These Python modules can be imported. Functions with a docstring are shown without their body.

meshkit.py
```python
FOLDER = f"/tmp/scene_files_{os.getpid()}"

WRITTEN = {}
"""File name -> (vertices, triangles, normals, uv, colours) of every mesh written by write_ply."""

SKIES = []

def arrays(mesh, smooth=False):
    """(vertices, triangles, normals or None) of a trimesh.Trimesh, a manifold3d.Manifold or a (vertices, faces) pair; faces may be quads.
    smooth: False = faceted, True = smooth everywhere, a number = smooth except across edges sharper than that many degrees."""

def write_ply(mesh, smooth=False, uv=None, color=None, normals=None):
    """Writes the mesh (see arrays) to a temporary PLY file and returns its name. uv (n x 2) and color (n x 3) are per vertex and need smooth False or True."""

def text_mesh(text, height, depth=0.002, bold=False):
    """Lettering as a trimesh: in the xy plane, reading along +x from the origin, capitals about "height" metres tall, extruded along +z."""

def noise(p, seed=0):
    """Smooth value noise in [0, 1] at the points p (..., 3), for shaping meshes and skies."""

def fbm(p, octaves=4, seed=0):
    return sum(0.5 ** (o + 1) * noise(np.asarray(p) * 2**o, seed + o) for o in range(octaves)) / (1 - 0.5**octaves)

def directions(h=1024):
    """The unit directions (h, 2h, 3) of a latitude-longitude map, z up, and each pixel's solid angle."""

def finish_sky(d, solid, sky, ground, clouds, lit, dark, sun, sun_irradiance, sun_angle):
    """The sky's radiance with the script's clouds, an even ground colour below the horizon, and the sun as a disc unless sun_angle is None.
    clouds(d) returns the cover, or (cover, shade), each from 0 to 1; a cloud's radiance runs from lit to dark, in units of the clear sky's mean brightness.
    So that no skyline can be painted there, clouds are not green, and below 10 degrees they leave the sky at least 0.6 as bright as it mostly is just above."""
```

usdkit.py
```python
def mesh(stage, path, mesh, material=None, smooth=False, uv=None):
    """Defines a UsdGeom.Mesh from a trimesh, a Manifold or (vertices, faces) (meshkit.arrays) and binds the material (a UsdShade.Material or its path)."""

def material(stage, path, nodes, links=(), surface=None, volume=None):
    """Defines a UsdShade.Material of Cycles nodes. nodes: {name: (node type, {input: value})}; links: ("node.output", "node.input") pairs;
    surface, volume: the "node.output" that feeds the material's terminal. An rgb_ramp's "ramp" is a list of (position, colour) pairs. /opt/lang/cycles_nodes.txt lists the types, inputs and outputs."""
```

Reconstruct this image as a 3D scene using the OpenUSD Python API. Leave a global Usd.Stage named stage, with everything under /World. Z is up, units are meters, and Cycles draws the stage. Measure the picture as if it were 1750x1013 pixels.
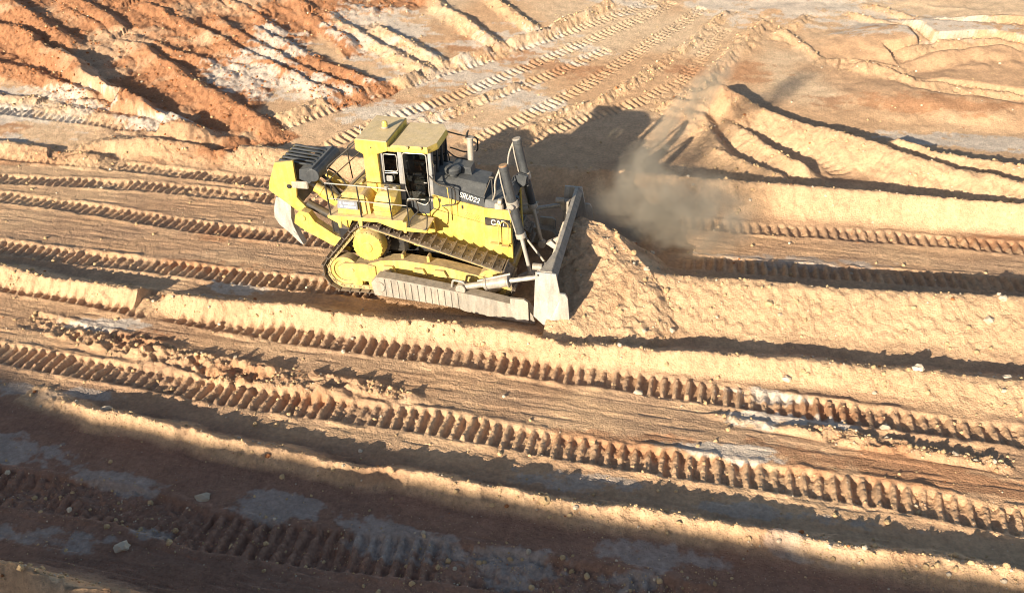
import math
import numpy as np
import trimesh
import shapely.geometry as sg
import usdkit
import meshkit
from pxr import Usd, UsdGeom, UsdLux, UsdShade, Gf, Sdf, Vt

stage = Usd.Stage.CreateInMemory()
UsdGeom.SetStageUpAxis(stage, 'Z')
UsdGeom.SetStageMetersPerUnit(stage, 1.0)
world = UsdGeom.Xform.Define(stage, '/World')
stage.SetDefaultPrim(world.GetPrim())
RNG = np.random.default_rng(11)

# ------------------------------------------------------------------ camera, sky, sun, exposure
cam = UsdGeom.Camera.Define(stage, '/World/camera')
cam.CreateHorizontalApertureAttr(36.0)
cam.CreateFocalLengthAttr(36.0 * 1470.6 / 1750.0)
cam.CreateClippingRangeAttr((0.5, 5000.0))
cam.AddTranslateOp().Set((0, 0, 14.21))
cam.AddRotateXYZOp().Set((90 - 32.743, 0, 0))
cam.AddRotateZOp(opSuffix='roll').Set(-1.371)
cam.CreateExposureAttr(1.12)

SUN_AZ, SUN_EL = math.radians(56.0), math.radians(16.5)      # heading of the shadows, height of the sun
to_sun = np.array([-math.cos(SUN_AZ) * math.cos(SUN_EL), -math.sin(SUN_AZ) * math.cos(SUN_EL), math.sin(SUN_EL)])
sun = UsdLux.DistantLight.Define(stage, '/World/sun')
sun.CreateIntensityAttr(1.15)
sun.CreateAngleAttr(0.5)
sun.CreateNormalizeAttr(True)
sun.CreateColorAttr(Gf.Vec3f(1.0, 0.88, 0.70))
zx = to_sun
xx = np.cross([0, 0, 1.0], zx); xx /= np.linalg.norm(xx)
yx = np.cross(zx, xx)
sun.AddTransformOp().Set(Gf.Matrix4d(*xx, 0, *yx, 0, *zx, 0, 0, 0, 0, 1))
sky_mat = usdkit.material(stage, '/World/Looks/sky_light', {
    's': ('sky_texture', {'sky_type': 'single_scattering', 'sun_disc': False, 'sun_elevation': SUN_EL,
                          'sun_rotation': math.atan2(to_sun[0], to_sun[1]), 'altitude': 300.0, 'aerosol_density': 1.5}),
    'b': ('background_shader', {'strength': 0.065})}, [('s.color', 'b.color')], surface='b.background')
sky = UsdLux.DomeLight.Define(stage, '/World/sky')
UsdShade.MaterialBindingAPI.Apply(sky.GetPrim()).Bind(sky_mat)
sky.GetPrim().SetCustomDataByKey('kind', 'structure')


# ------------------------------------------------------------------ helpers
def tag(prim, label=None, category=None, group=None, kind=None):
    p = prim.GetPrim() if hasattr(prim, 'GetPrim') else prim
    for k, v in (('label', label), ('category', category), ('group', group), ('kind', kind)):
        if v:
            p.SetCustomDataByKey(k, v)
    return p


def free(parent, name):
    path, n = f'{parent}/{name}', 0
    while stage.GetPrimAtPath(path):
        n += 1
        path = f'{parent}/{name}_{n:03d}'
    return path


def obj(name, mesh, mat, parent=None, label=None, smooth=False):
    """One named Mesh under its parent (a prim or None for /World)."""
    if isinstance(mesh, (list, tuple)):
        mesh = trimesh.util.concatenate(list(mesh))
    root = '/World' if parent is None else str(parent.GetPath())
    m = usdkit.mesh(stage, free(root, name), mesh, mat, smooth=smooth)
    if label:
        tag(m, label)
    return m


def noise2(x, y, seed=0):
    """Smooth value noise in [0, 1]."""
    xi, yi = np.floor(x), np.floor(y)
    tx, ty = x - xi, y - yi
    tx, ty = tx * tx * (3 - 2 * tx), ty * ty * (3 - 2 * ty)
    xi, yi = xi.astype(np.int64), yi.astype(np.int64)

    def hsh(a, b):
        h = (a * 374761393 + b * 668265263 + seed * 974634777) & 0xFFFFFFFF
        h = ((h ^ (h >> 13)) * 1274126177) & 0xFFFFFFFF
        h = ((h ^ (h >> 15)) * 2246822519) & 0xFFFFFFFF
        return ((h ^ (h >> 16)) & 0xFFFFFF) / 16777215.0
    a = hsh(xi, yi) * (1 - tx) + hsh(xi + 1, yi) * tx
    b = hsh(xi, yi + 1) * (1 - tx) + hsh(xi + 1, yi + 1) * tx
    return a * (1 - ty) + b * ty


def fbm2(x, y, octaves=4, seed=0, gain=0.5):
    s, w, t = 0, 1.0, 0
    for o in range(octaves):
        s, t = s + w * noise2(x * 2 ** o + 17.3 * o, y * 2 ** o - 9.1 * o, seed + o), t + w
        w *= gain
    return s / t


def smooth(a, b, x):
    t = np.clip((x - a) / (b - a), 0, 1)
    return t * t * (3 - 2 * t)


# ------------------------------------------------------------------ the ground
# windrows and spoil ridges: height, half width towards the south, half width towards the north, roughness, crest line (x, y in metres), 1 where the soil is red
BERMS = [
    (0.35, 0.8, 0.6, 0.25, [(-25.7, 35.33), (-21.61, 34.64), (-17.08, 33.2)], 0),  # far berm left thin
    ([0.45, 0.52, 0.55, 0.58, 0.62, 0.7, 0.8, 0.92, 1.0, 1.0, 1.0, 1.0, 1.0], [0.4, 0.49, 0.85, 1.18, 1.22, 0.7, 0.47, 1.03, 1.17, 1.02, 0.71, 0.42, 0.4], 1.2, 0.12, [(-17.6, 33.98), (-16.93, 34.21), (-15.37, 34.13), (-12.71, 33.68), (-9.12, 32.57), (-5.71, 31.37), (-2.45, 30.5), (1.98, 29.7), (6.54, 28.29), (10.95, 27.26), (13.85, 26.45), (17.12, 25.57), (20.43, 24.63)], 0),  # far berm
    (0.45, [0.4, 0.4, 0.4, 0.4], 0.7, 0.35, [(-20.93, 25.27), (-16.36, 23.91), (-13.54, 22.96), (-10.91, 22.09)], 0),  # near berm west
    (0.52, [0.4, 0.4, 0.46, 0.43, 0.4, 0.4, 0.4, 0.5, 0.74, 1.0, 1.04], 0.8, 0.3, [(-10.23, 21.89), (-8.23, 21.48), (-6.06, 21.01), (-2.92, 20.24), (0.06, 19.51), (1.32, 18.93), (3.19, 18.66), (6.51, 18.14), (9.39, 17.59), (12.8, 16.88), (15.99, 16.14)], 0),  # near berm
    (0.98, [2.17, 1.95, 1.87, 1.76, 1.95, 1.85], 0.9, 0.15, [(3.08, 22.1), (4.42, 21.7), (7.23, 21.18), (10.39, 20.56), (14.29, 20.05), (17.93, 19.38)], 0),  # middle berm
    ([0.1, 0.42, 0.42, 0.42, 0.42, 0.42, 0.42, 0.42, 0.42], [0.4, 0.4, 0.4, 0.4, 0.4, 0.4, 0.4, 0.4, 0.4], 0.45, 0.45, [(-12.18, 17.59), (-10.73, 16.87), (-7.8, 15.93), (-3.78, 14.58), (-0.1, 13.58), (3.87, 12.58), (7.25, 11.77), (9.85, 11.08), (11.81, 10.57)], 0),  # front berm
    (2.1, 0.9, 1.2, 0.3, [(-10.28, 10.84), (-9.3, 10.59), (-8.55, 10.3), (-7.93, 10.08), (-6.91, 9.81), (-5.79, 9.45)], 0),  # corner berm
    (0.4, 0.6, 0.5, 0.6, [(-11.82, 34.33), (-10.31, 36.18), (-7.92, 38.15), (-5.02, 39.82), (-1.25, 42.79), (1.84, 44.81), (4.71, 47.57), (6.45, 49.55)], 0),  # road edge
    (0.2, 0.4, 0.3, 0.7, [(-5.68, 34.56), (-4.26, 35.76), (-2.97, 36.59), (-1.2, 38.05), (0.38, 39.25)], 0),  # road line a
    (0.22, 0.5, 0.35, 0.7, [(-0.46, 33.86), (0.22, 34.44), (3.32, 36.99), (5.87, 39.22), (9.33, 43.52), (11.79, 46.81)], 0),  # road line b
    (0.25, 0.6, 0.5, 0.7, [(7.41, 37.06), (9.6, 39.56), (11.57, 42.69), (13.34, 45.48)], 0),  # road line c
    ([0.45, 0.6, 0.75, 0.8, 0.8, 0.65, 0.3], 1.1, 0.8, 0.6, [(-28.7, 47.86), (-25.69, 46.15), (-22.76, 43.52), (-19.26, 39.71), (-16.02, 36.96), (-13.47, 34.98), (-12.5, 34.6)], 1),  # red ridge a
    (0.39, 0.96, 0.68, 0.7, [(-27.13, 43.16), (-23.99, 42.0), (-20.9, 39.95), (-19.34, 38.69)], 1),  # red ridge a2
    (0.45, 0.96, 0.68, 0.6, [(-24.45, 50.07), (-20.52, 46.22), (-17.61, 42.97), (-15.51, 40.58), (-12.95, 38.02), (-10.59, 35.63)], 1),  # red ridge b
    (0.37, 0.88, 0.59, 0.6, [(-20.04, 49.58), (-16.25, 46.16), (-14.18, 44.21), (-12.3, 42.39), (-8.1, 38.62)], 1),  # red ridge c
    (0.34, 0.8, 0.59, 0.6, [(-15.57, 47.36), (-12.58, 43.98), (-9.79, 41.21), (-7.23, 38.93)], 1),  # red ridge d
    (0.34, 0.8, 0.59, 0.6, [(-13.08, 46.05), (-10.38, 43.16), (-8.7, 41.54), (-6.22, 39.65)], 1),  # red ridge e
    (0.42, 0.8, 0.59, 0.6, [(-13.15, 51.18), (-10.6, 48.29), (-8.05, 44.03)], 1),  # red ridge f
    (0.51, 1.12, 0.59, 0.7, [(-29.91, 51.99), (-26.71, 49.21), (-24.55, 47.07), (-22.72, 45.08)], 1),  # red ridge g
    (0.45, 0.96, 0.59, 0.7, [(-24.96, 51.4), (-22.41, 48.94), (-20.48, 46.75)], 1),  # red ridge h
    (0.34, 0.72, 0.59, 0.6, [(-9.64, 47.79), (-8.49, 46.31), (-6.34, 43.49), (-4.18, 41.29)], 0),  # red ridge i
    (0.39, 0.72, 0.59, 0.6, [(-4.35, 49.83), (-2.62, 47.08), (-0.46, 43.67)], 0),  # red ridge j
    (0.34, 0.72, 0.59, 0.6, [(-6.56, 45.67), (-5.3, 44.21), (-3.42, 41.97)], 0),  # red ridge k
    (0.34, 0.64, 0.51, 0.7, [(-0.74, 49.74), (0.53, 47.34), (1.42, 45.88)], 0),  # red ridge l
    (0.28, 0.64, 0.51, 0.7, [(-19.39, 45.45), (-16.75, 43.73), (-14.87, 42.4)], 1),  # red ridge m
    (0.28, 0.64, 0.51, 0.7, [(-15.68, 50.41), (-14.34, 48.89), (-12.18, 46.15)], 1),  # red ridge n
    (0.2, 0.5, 0.4, 0.4, [(-25.13, 39.97), (-23.67, 39.19), (-20.08, 38.43), (-18.74, 38.37)], 0),  # pale ridge a
    (0.18, 0.7, 0.5, 0.4, [(-20.54, 38.16), (-18.57, 37.29), (-15.95, 36.31)], 0),  # pale ridge b
    (0.6, 0.9, 0.7, 0.35, [(8.77, 37.5), (9.22, 36.47), (10.21, 32.16), (11.1, 30.05)], 0),  # right ridge a
    (0.5, 0.9, 0.7, 0.35, [(7.87, 36.8), (8.4, 36.17), (8.35, 31.74), (9.4, 30.27), (10.01, 29.64)], 0),  # right ridge b
    (0.92, 1.4, 0.8, 0.4, [(9.55, 36.4), (10.07, 35.93), (12.15, 33.43), (13.98, 31.39), (15.21, 29.73), (16.92, 28.53), (18.09, 27.42), (20.22, 25.83)], 0),  # right ridge c
    (0.65, 0.9, 0.8, 0.4, [(15.61, 31.95), (16.53, 30.84), (17.93, 29.97), (19.09, 29.21), (21.45, 27.71)], 0),  # right ridge d
    (0.18, 0.5, 0.3, 0.6, [(13.95, 44.2), (15.78, 46.05)], 0),  # ne a
    (0.2, 0.6, 0.3, 0.5, [(14.3, 44.43), (14.94, 43.03), (15.32, 41.13), (17.18, 40.57), (18.45, 40.06)], 0),  # ne b
    (0.2, 0.6, 0.3, 0.5, [(18.77, 46.12), (20.13, 44.75), (20.76, 43.69), (20.86, 42.42)], 0),  # ne c
    (0.35, 1.0, 0.4, 0.3, [(19.85, 41.65), (21.12, 41.98), (24.19, 42.22), (25.19, 41.48)], 0),  # ne d
    (0.28, 0.8, 0.4, 0.6, [(17.07, 40.15), (17.93, 39.72), (18.69, 38.24), (20.27, 37.52), (22.82, 36.44)], 0),  # ne e
    (0.2, 0.6, 0.3, 0.6, [(20.11, 47.32), (22.23, 44.7), (24.43, 44.2), (26.66, 43.85)], 0),  # ne h
]
# crawler track marks: width, depth, raggedness, centre line
MARKS = [(0.75, 0.13, 0.5, [(-25.66, 34.98), (-21.45, 34.02), (-15.2, 32.42), (-9.26, 30.6), (-6.93, 29.85)]),
    (0.75, 0.12, 0.6, [(-24.44, 32.78), (-20.29, 31.64), (-14.6, 30.74), (-9.02, 29.26), (-6.71, 28.55)]),
    (0.75, 0.13, 0.3, [(-23.46, 31.07), (-19.5, 30.02), (-15.08, 28.62), (-10.92, 27.08), (-6.4, 25.84), (-4.59, 25.31)]),
    (0.78, 0.15, 0.35, [(-21.2, 27.12), (-17.55, 26.02), (-15.15, 25.3), (-12.19, 24.62), (-9.65, 23.87), (-5.9, 22.95), (-4.26, 22.57)]),
    (0.75, 0.15, 0.3, [(-19.77, 24.63), (-16.35, 23.57), (-14.86, 23.11), (-12.68, 22.44), (-10.84, 21.74)]),
    (0.75, 0.15, 0.4, [(-10.0, 21.52), (-7.28, 20.64), (-4.81, 19.87), (-2.78, 19.4), (-0.01, 18.65), (1.97, 18.08), (4.57, 17.39), (5.62, 17.09), (7.51, 16.49), (9.81, 15.95), (12.17, 15.35), (14.56, 14.69)]),
    (0.8, 0.15, 0.4, [(-17.52, 20.71), (-14.51, 19.79), (-11.92, 19.03), (-9.46, 18.32), (-7.67, 17.73), (-4.47, 16.96), (-1.9, 16.35), (0.55, 15.56), (2.87, 14.91), (4.11, 14.6), (6.3, 14.07), (7.97, 13.64), (9.54, 13.1), (10.81, 12.69), (12.89, 12.04)]),
    (0.7, 0.12, 0.8, [(-14.24, 21.39), (-11.34, 20.17), (-8.83, 19.05), (-7.02, 18.25)]),
    (0.75, 0.12, 0.3, [(5.89, 26.62), (7.43, 26.2), (12.0, 25.34), (16.73, 24.23), (19.98, 23.33)]),
    (0.8, 0.14, 0.5, [(5.42, 23.94), (7.93, 23.42), (11.41, 22.76), (15.6, 22.02), (18.72, 21.32)]),
    (1.0, 0.15, 1.0, [(-14.35, 15.18), (-11.92, 14.47), (-8.9, 13.88), (-6.83, 13.02), (-5.45, 12.73), (-3.67, 12.34), (-1.65, 12.07), (0.86, 11.46), (2.01, 11.16), (3.55, 10.73)]),
    (0.7, 0.1, 0.2, [(-10.93, 35.03), (-9.09, 36.53), (-7.63, 37.6), (-4.12, 40.03), (-0.27, 42.71), (2.91, 44.92), (6.22, 47.31), (8.39, 49.23)]),
    (0.7, 0.1, 0.2, [(-7.64, 34.15), (-6.04, 35.76), (-4.81, 36.7), (-2.16, 38.51), (1.72, 41.87), (3.84, 43.65), (7.06, 46.48), (9.3, 48.76)]),
    (0.7, 0.1, 0.3, [(-4.48, 34.88), (-3.99, 35.41), (-1.2, 37.83), (2.16, 40.31), (5.14, 42.95)]),
    (0.7, 0.1, 0.25, [(-1.7, 34.11), (-1.16, 34.57), (0.6, 36.06), (3.47, 38.8), (6.25, 42.21), (8.74, 45.24), (10.75, 47.84)]),
    (0.7, 0.1, 0.3, [(0.27, 33.71), (0.98, 34.32), (2.78, 35.64), (6.12, 37.46), (8.27, 39.38), (10.08, 42.67), (11.46, 45.08)]),
    (0.7, 0.1, 0.4, [(-25.07, 38.52), (-22.2, 37.82), (-19.06, 36.91), (-16.1, 35.99)]),
    (0.7, 0.1, 0.4, [(-26.61, 43.01), (-22.85, 41.64), (-19.47, 39.98)]),
    (0.9, 0.08, 0.3, [(11.12, 36.02), (12.25, 33.6), (12.74, 30.64), (12.79, 30.1)]),
    (0.7, 0.08, 0.3, [(13.96, 34.35), (14.42, 32.13), (15.42, 29.95)]),
]


def bank_crest(x):
    return -10.3 - 0.285 * (np.clip(x, -90, 60) + 32.9) + 1.7 * smooth(-30.3, -33.5, x)


def band(x, y, line, reach=4.0):
    """For the points near a line that runs west to east: which they are, their signed distance to its north, the distance along it, and how far they lie past its ends."""
    p = np.array(line)
    lo, hi = p.min(0) - reach, p.max(0) + reach
    near = np.nonzero((x > lo[0]) & (x < hi[0]) & (y > lo[1]) & (y < hi[1]))[0]
    q = np.stack([x[near], y[near]], 1)
    best = np.full(len(q), 1e9)
    d, s, over = np.zeros(len(q)), np.zeros(len(q)), np.zeros(len(q))
    at = 0.0
    for k in range(len(p) - 1):
        t = p[k + 1] - p[k]
        L = np.hypot(*t)
        t = t / L
        u = (q - p[k]) @ t
        v = (q - p[k]) @ np.array([-t[1], t[0]])
        out = np.maximum(np.maximum(-u, u - L), 0)
        dist = np.hypot(out, v)
        m = dist < best
        best[m] = dist[m]
        end = ((k == 0) & (u < 0)) | ((k == len(p) - 2) & (u > L))
        d[m] = np.where(end, v, np.sign(v) * dist)[m]
        s[m] = at + np.clip(u, 0, L)[m]
        over[m] = np.where(end, out, 0)[m]
        at += L
    return near, d, s, over


def height(x, y, fine=True):
    """Height of the ground at x, y, how much loose rubble lies there, and how fresh the berm soil is."""
    loose = np.zeros_like(x)
    fresh = np.zeros_like(x)
    wob = fbm2(x / 1.3, y / 1.3, 3, 5) - 0.5
    wob2 = fbm2(x / 0.35, y / 0.35, 3, 25) - 0.5
    z = 0.16 * (fbm2(x / 7, y / 7, 3, 1) - 0.5) * smooth(9, 20, np.abs(y - 22)) + 0.05 * (fbm2(x / 2.5, y / 2.5, 3, 2) - 0.5)
    # the orange mound and its lower step, north-east
    e = ((x - 24) / 9.5) ** 2 + ((y - 42.5) / 3.6) ** 2
    z = z + 0.6 * smooth(1.0, 0.1, e + 0.35 * wob)
    e2 = ((x - 25) / 10.5) ** 2 + ((y - 37.0) / 3.4) ** 2
    z = z + 0.4 * smooth(1.0, 0.2, e2 + 0.4 * wob)
    # rough spoil ground, north-west
    heap = red_zone(x, y)
    z = z + heap * (0.45 * (fbm2(x / 3.2 + y / 6, y / 3.6, 4, 31) - 0.45) + 0.4 * np.abs(fbm2(x / 0.9, y / 1.1, 3, 36) - 0.5) + 0.16 * (fbm2(x / 0.3, y / 0.3, 2, 38) - 0.5))
    loose = np.maximum(loose, 0.5 * heap)
    ne = smooth(9, 14, x) * smooth(44, 50, y)
    z = z + ne * (0.22 * (fbm2(x / 2.6, y / 1.4, 4, 61) - 0.5) + 0.2 * (0.5 - np.abs(fbm2(x / 3.4 + y / 5, y / 1.5 - x / 9, 3, 63) - 0.5) * 4).clip(0, 1))
    marks = np.zeros_like(x)
    for k, (w, depth, rag, line) in enumerate(MARKS):
        sel, d, s, over = band(x, y, line, 2.0)
        m = (np.abs(d) < w * 0.5 + 0.5) & (over < 1.0)
        if not m.any():
            continue
        sel = sel[m]
        dd, ss, ov = d[m] + 0.05 * wob[sel], s[m], over[m]
        lat = smooth(w / 2 + 0.06, w / 2 - 0.07, np.abs(dd)) * smooth(0.6, 0.0, ov)
        side = np.exp(-((np.abs(dd) - w / 2 - 0.1) / 0.10) ** 2) * smooth(0.6, 0.0, ov)
        ph = ss / 0.318 + 0.10 * rag * np.sin(ss * 0.7 + k) + 0.22 * rag * wob2[sel]
        cell = np.floor(ph)
        jit = noise2(cell * 7.31 + 0.5, np.full_like(cell, 0.5 + k), 77)
        fr = ph - cell
        f = np.where(fr < 0.42, fr / 0.42, (1 - fr) / 0.58) + 0.10 * wob2[sel]      # 0 in the grouser cut, 1 on the ridge between two cuts
        broken = 1 - np.clip(rag * 1.1, 0, 0.9) * smooth(0.40, 0.66, fbm2(x[sel] / 1.3, y[sel] / 1.3, 3, 90 + k))
        crumb = noise2(x[sel] / 0.11, y[sel] / 0.11, 55) - 0.5 + 0.7 * (noise2(x[sel] / 0.055, y[sel] / 0.055, 56) - 0.5)
        prof = depth * (smooth(0.34, 0.80, f) * (0.65 + 0.6 * jit) * broken - 0.75) + 0.03 * wob2[sel] * (1 + 2.2 * rag) + (0.022 + 0.045 * rag) * crumb
        z[sel] += lat * prof + side * depth * (0.22 + 0.8 * wob2[sel])
        marks[sel] = np.maximum(marks[sel], lat)
        loose[sel] = np.maximum(loose[sel], 0.35 * rag * (lat + side))
    for k, (h, wn, wf, rough, line, red) in enumerate(BERMS):
        sel, d, s, over = band(x, y, line, 5.0)
        if isinstance(h, list):
            q = np.array(line)
            h = np.interp(s, np.concatenate([[0], np.cumsum(np.hypot(*np.diff(q, axis=0).T))]), h)
        if isinstance(wn, list):
            q = np.array(line)
            wn = np.interp(s, np.concatenate([[0], np.cumsum(np.hypot(*np.diff(q, axis=0).T))]), wn)
        m = (d > -wn * 1.9 - 0.4) & (d < wf * 1.9 + 0.4) & (over < wn + wf)
        if not m.any():
            continue
        sel, d, s, over = sel[m], d[m], s[m], over[m]
        h = h[m] if np.ndim(h) else h
        wn = wn[m] if np.ndim(wn) else wn
        tall = np.max(h) > 0.75
        wo, wo2 = wob[sel], wob2[sel]
        lumps = fbm2(x[sel] / 0.55, y[sel] / 0.55, 3, 40 + k) - 0.5
        dd = d + rough * 0.9 * wo + rough * 0.25 * lumps
        t = np.where(dd < 0, -dd / wn, dd / wf)
        hh = h * (1 + rough * 0.9 * (fbm2(s / 2.1, np.full(len(sel), 3.7 + k), 3, 8) - 0.5)) * smooth(wn + wf * 0.4, 0.0, over)
        prof = np.where(t < 1, 1 - t, 0) ** 1.0
        prof = np.where(t < 0.16, 1 - 0.08 - t * t / 0.32, prof)
        prof = np.where((t > 0.82) & (t < 1.3), 0.18 * ((1.3 - t) / 0.48) ** 2, prof)
        add = hh * prof
        on = np.clip(prof * 4, 0, 1)
        add = add + on * rough * 0.22 * lumps + on * 0.06 * wo2 * (0.3 + rough)
        base = z[sel]
        z[sel] = np.maximum(base * (1 - on) + add, base * 0.6 * on + add + np.minimum(base, 0.0) * (1 - on)) if tall else base * (1 - 0.8 * on) + add
        loose[sel] = np.maximum(loose[sel], on * (0.25 + 0.75 * rough))
        if red:
            heap[sel] = np.maximum(heap[sel], on)
        fresh[sel] = np.maximum(fresh[sel], on)
    # rubble pushed up between two passes, west of the machine
    for cx, cy, rx, ry, a in ((-7.3, 18.6, 3.2, 0.55, .15), (-11.0, 20.0, 2.6, .5, .11), (8.6, 15.2, 3.2, 0.28, .14), (-3.6, 17.7, 1.2, .35, .14)):
        u, v = (x - cx) * 0.95 - (y - cy) * -0.30, (y - cy) * 0.95 + (x - cx) * 0.30
        m = smooth(1.0, 0.3, (u / rx) ** 2 + (v / ry) ** 2 + 1.2 * wob)
        z = z + m * a * (0.5 + 2.4 * (fbm2(x / 0.28, y / 0.28, 3, 71) - 0.4))
        loose = np.maximum(loose, m * 0.9)
    z = z + 0.13 * np.clip(y - 34, 0, 60)                  # the ground is tilted up to the north so the low sun brightens it
    # fine relief: clods, scrape lines along the lanes, crumbs
    flat = 1 - np.clip(fresh + heap + marks, 0, 1)
    lane = smooth(33, 29, y)
    sx, sy = x * 0.966 - y * 0.259, x * 0.259 + y * 0.966
    z = z + flat * lane * 0.035 * (fbm2(sx / 1.6, sy / 0.16, 3, 14) - 0.5)
    z = z + flat * lane * -0.016 * smooth(0.62, 0.72, noise2(sx / 0.9, sy / 0.10, 15))
    z = z + (0.011 + 0.05 * loose + 0.022 * fresh) * (fbm2(x / 0.17, y / 0.17, 2, 51) - 0.5) * 2
    z = z + 0.02 * (1 - lane) * (fbm2(x / 0.4, y / 0.3, 3, 53) - 0.5) * 2
    # the high bank to the south-west, behind the viewer, that shades the foreground
    cr = bank_crest(x) + 0.35 * (fbm2(x / 6, y * 0 + 2, 3, 19) - 0.5)
    z = z + 10.0 * smooth(cr + 16, cr, y) * smooth(330, 120, np.abs(x)) + 0.5 * smooth(cr + 6, cr - 2, y) * (fbm2(x / 3, y / 3, 3, 20) - 0.5)
    far = np.hypot(x, y - 30)
    z = z + 14 * smooth(90, 420, far) * fbm2(x / 120, y / 120, 3, 22)
    return z, loose, fresh, marks, heap


RED_X = [-60, -40, -24, -21, -17, -13.2, -11.6, -10.8, -9.0, -5.0, 0.0, 6.0]
RED_Y = [47, 43.5, 41.0, 38.6, 35.3, 33.2, 31.9, 40.5, 47.0, 48.0, 54.5, 63.0]


def red_zone(x, y):
    return smooth(-1.0, 2.0, y - np.interp(x, RED_X, RED_Y) + 5 * (fbm2(x / 3, y / 3, 3, 33) - 0.5)) * smooth(9, 3, x)


TAN, RED, ORANGE, WHITE, BROWN, GREY = (np.array(c) for c in ((.58, .378, .222), (.39, .185, .092), (.50, .30, .17), (.60, .52, .43), (.27, .165, .115), (.40, .355, .31)))
WHITE_SPOTS = ((18.1, 52.2, 5, 3), (20.9, 44.5, 3.5, 2.2), (16, 48, 3, 2.5), (-12.4, 41.0, 2.2, 2), (-22.9, 38.4, 4.0, 1.6), (-6.7, 46.0, 2.4, 3.5),
               (-11.5, 43.5, 1.5, 3.0), (-9.2, 39, 1.8, 1.2), (-2.5, 40.5, 3.5, 1.8), (1, 44, 3, 2), (-4.5, 36.5, 2.5, 1.2), (1.2, 37.5, 1.8, .9), (7.5, 53, 2.4, 3.0), (12.5, 49, 2.5, 3), (19, 33, 3.5, .7),
               (-12.0, 21.1, 1.2, .3), (5.1, 15.0, 1.2, .3), (6.5, 16.1, 1.4, .3), (-8.4, 22.9, .9, .35), (6.3, 17.1, .9, .3), (-15.6, 36.3, 1.5, .8), (-24, 35.6, 4, .8), (-1, 52, 2, 2), (6, 50, 2, 2))
GREY_SPOTS = ((-5.2, 13.6, .9, .4), (-2.3, 12.6, 1.6, .6), (-0.4, 12.0, 1.3, .5), (-11.9, 15.6, 1.6, .5), (-9.2, 14.5, .9, .35), (-7.8, 13.0, .5, .25), (4.9, 13.25, .9, .2), (7.5, 12.8, 1.3, .25), (6.2, 12.0, .8, .3),
              (1.9, 11.5, .7, .3), (-13.6, 18.2, 1.6, .3), (-11.4, 17.9, .9, .2), (1.3, 14.2, 1.5, .3), (-8.5, 22.1, 1.4, .25), (9.4, 23.8, 2.4, .4), (-5.5, 21.4, 1.2, .2), (3, 12, 1.2, .4), (-10, 12.9, 1.3, .3))
RED_SPOTS = ((-7.2, 18.5, 1.5, .45), (-5.2, 17.4, 1.0, .3), (-10.7, 20.4, .9, .4), (2.4, 15.6, 2.4, .4), (5.6, 14.75, 1.6, .3), (8.2, 14.7, 2.4, .4), (10.6, 13.8, 2.4, .35), (7.6, 16.4, 1.3, .3), (-11.2, 22.6, .45, .3),
             (-10.4, 22.2, .4, .3), (16.5, 24.7, 2.2, .4), (-10, 26.5, 2.2, .4), (-20, 33.5, 3, .5), (-23.5, 36.6, 2.6, .5), (10.0, 40.5, 2.2, 1.0), (0, 43, 2.5, 1.6), (2.5, 41, 2, 1.2), (9.0, 35.5, 2, 1.5), (18.0, 36.2, 3.5, .8),
             (15.6, 53.5, .8, 2.2), (-5.8, 38.0, 1.2, .5), (20.5, 28.9, 3, .5), (-18.5, 33.9, 1.8, .4), (-3, 23.5, 2, .3), (-9, 24.2, 2, .3))


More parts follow.
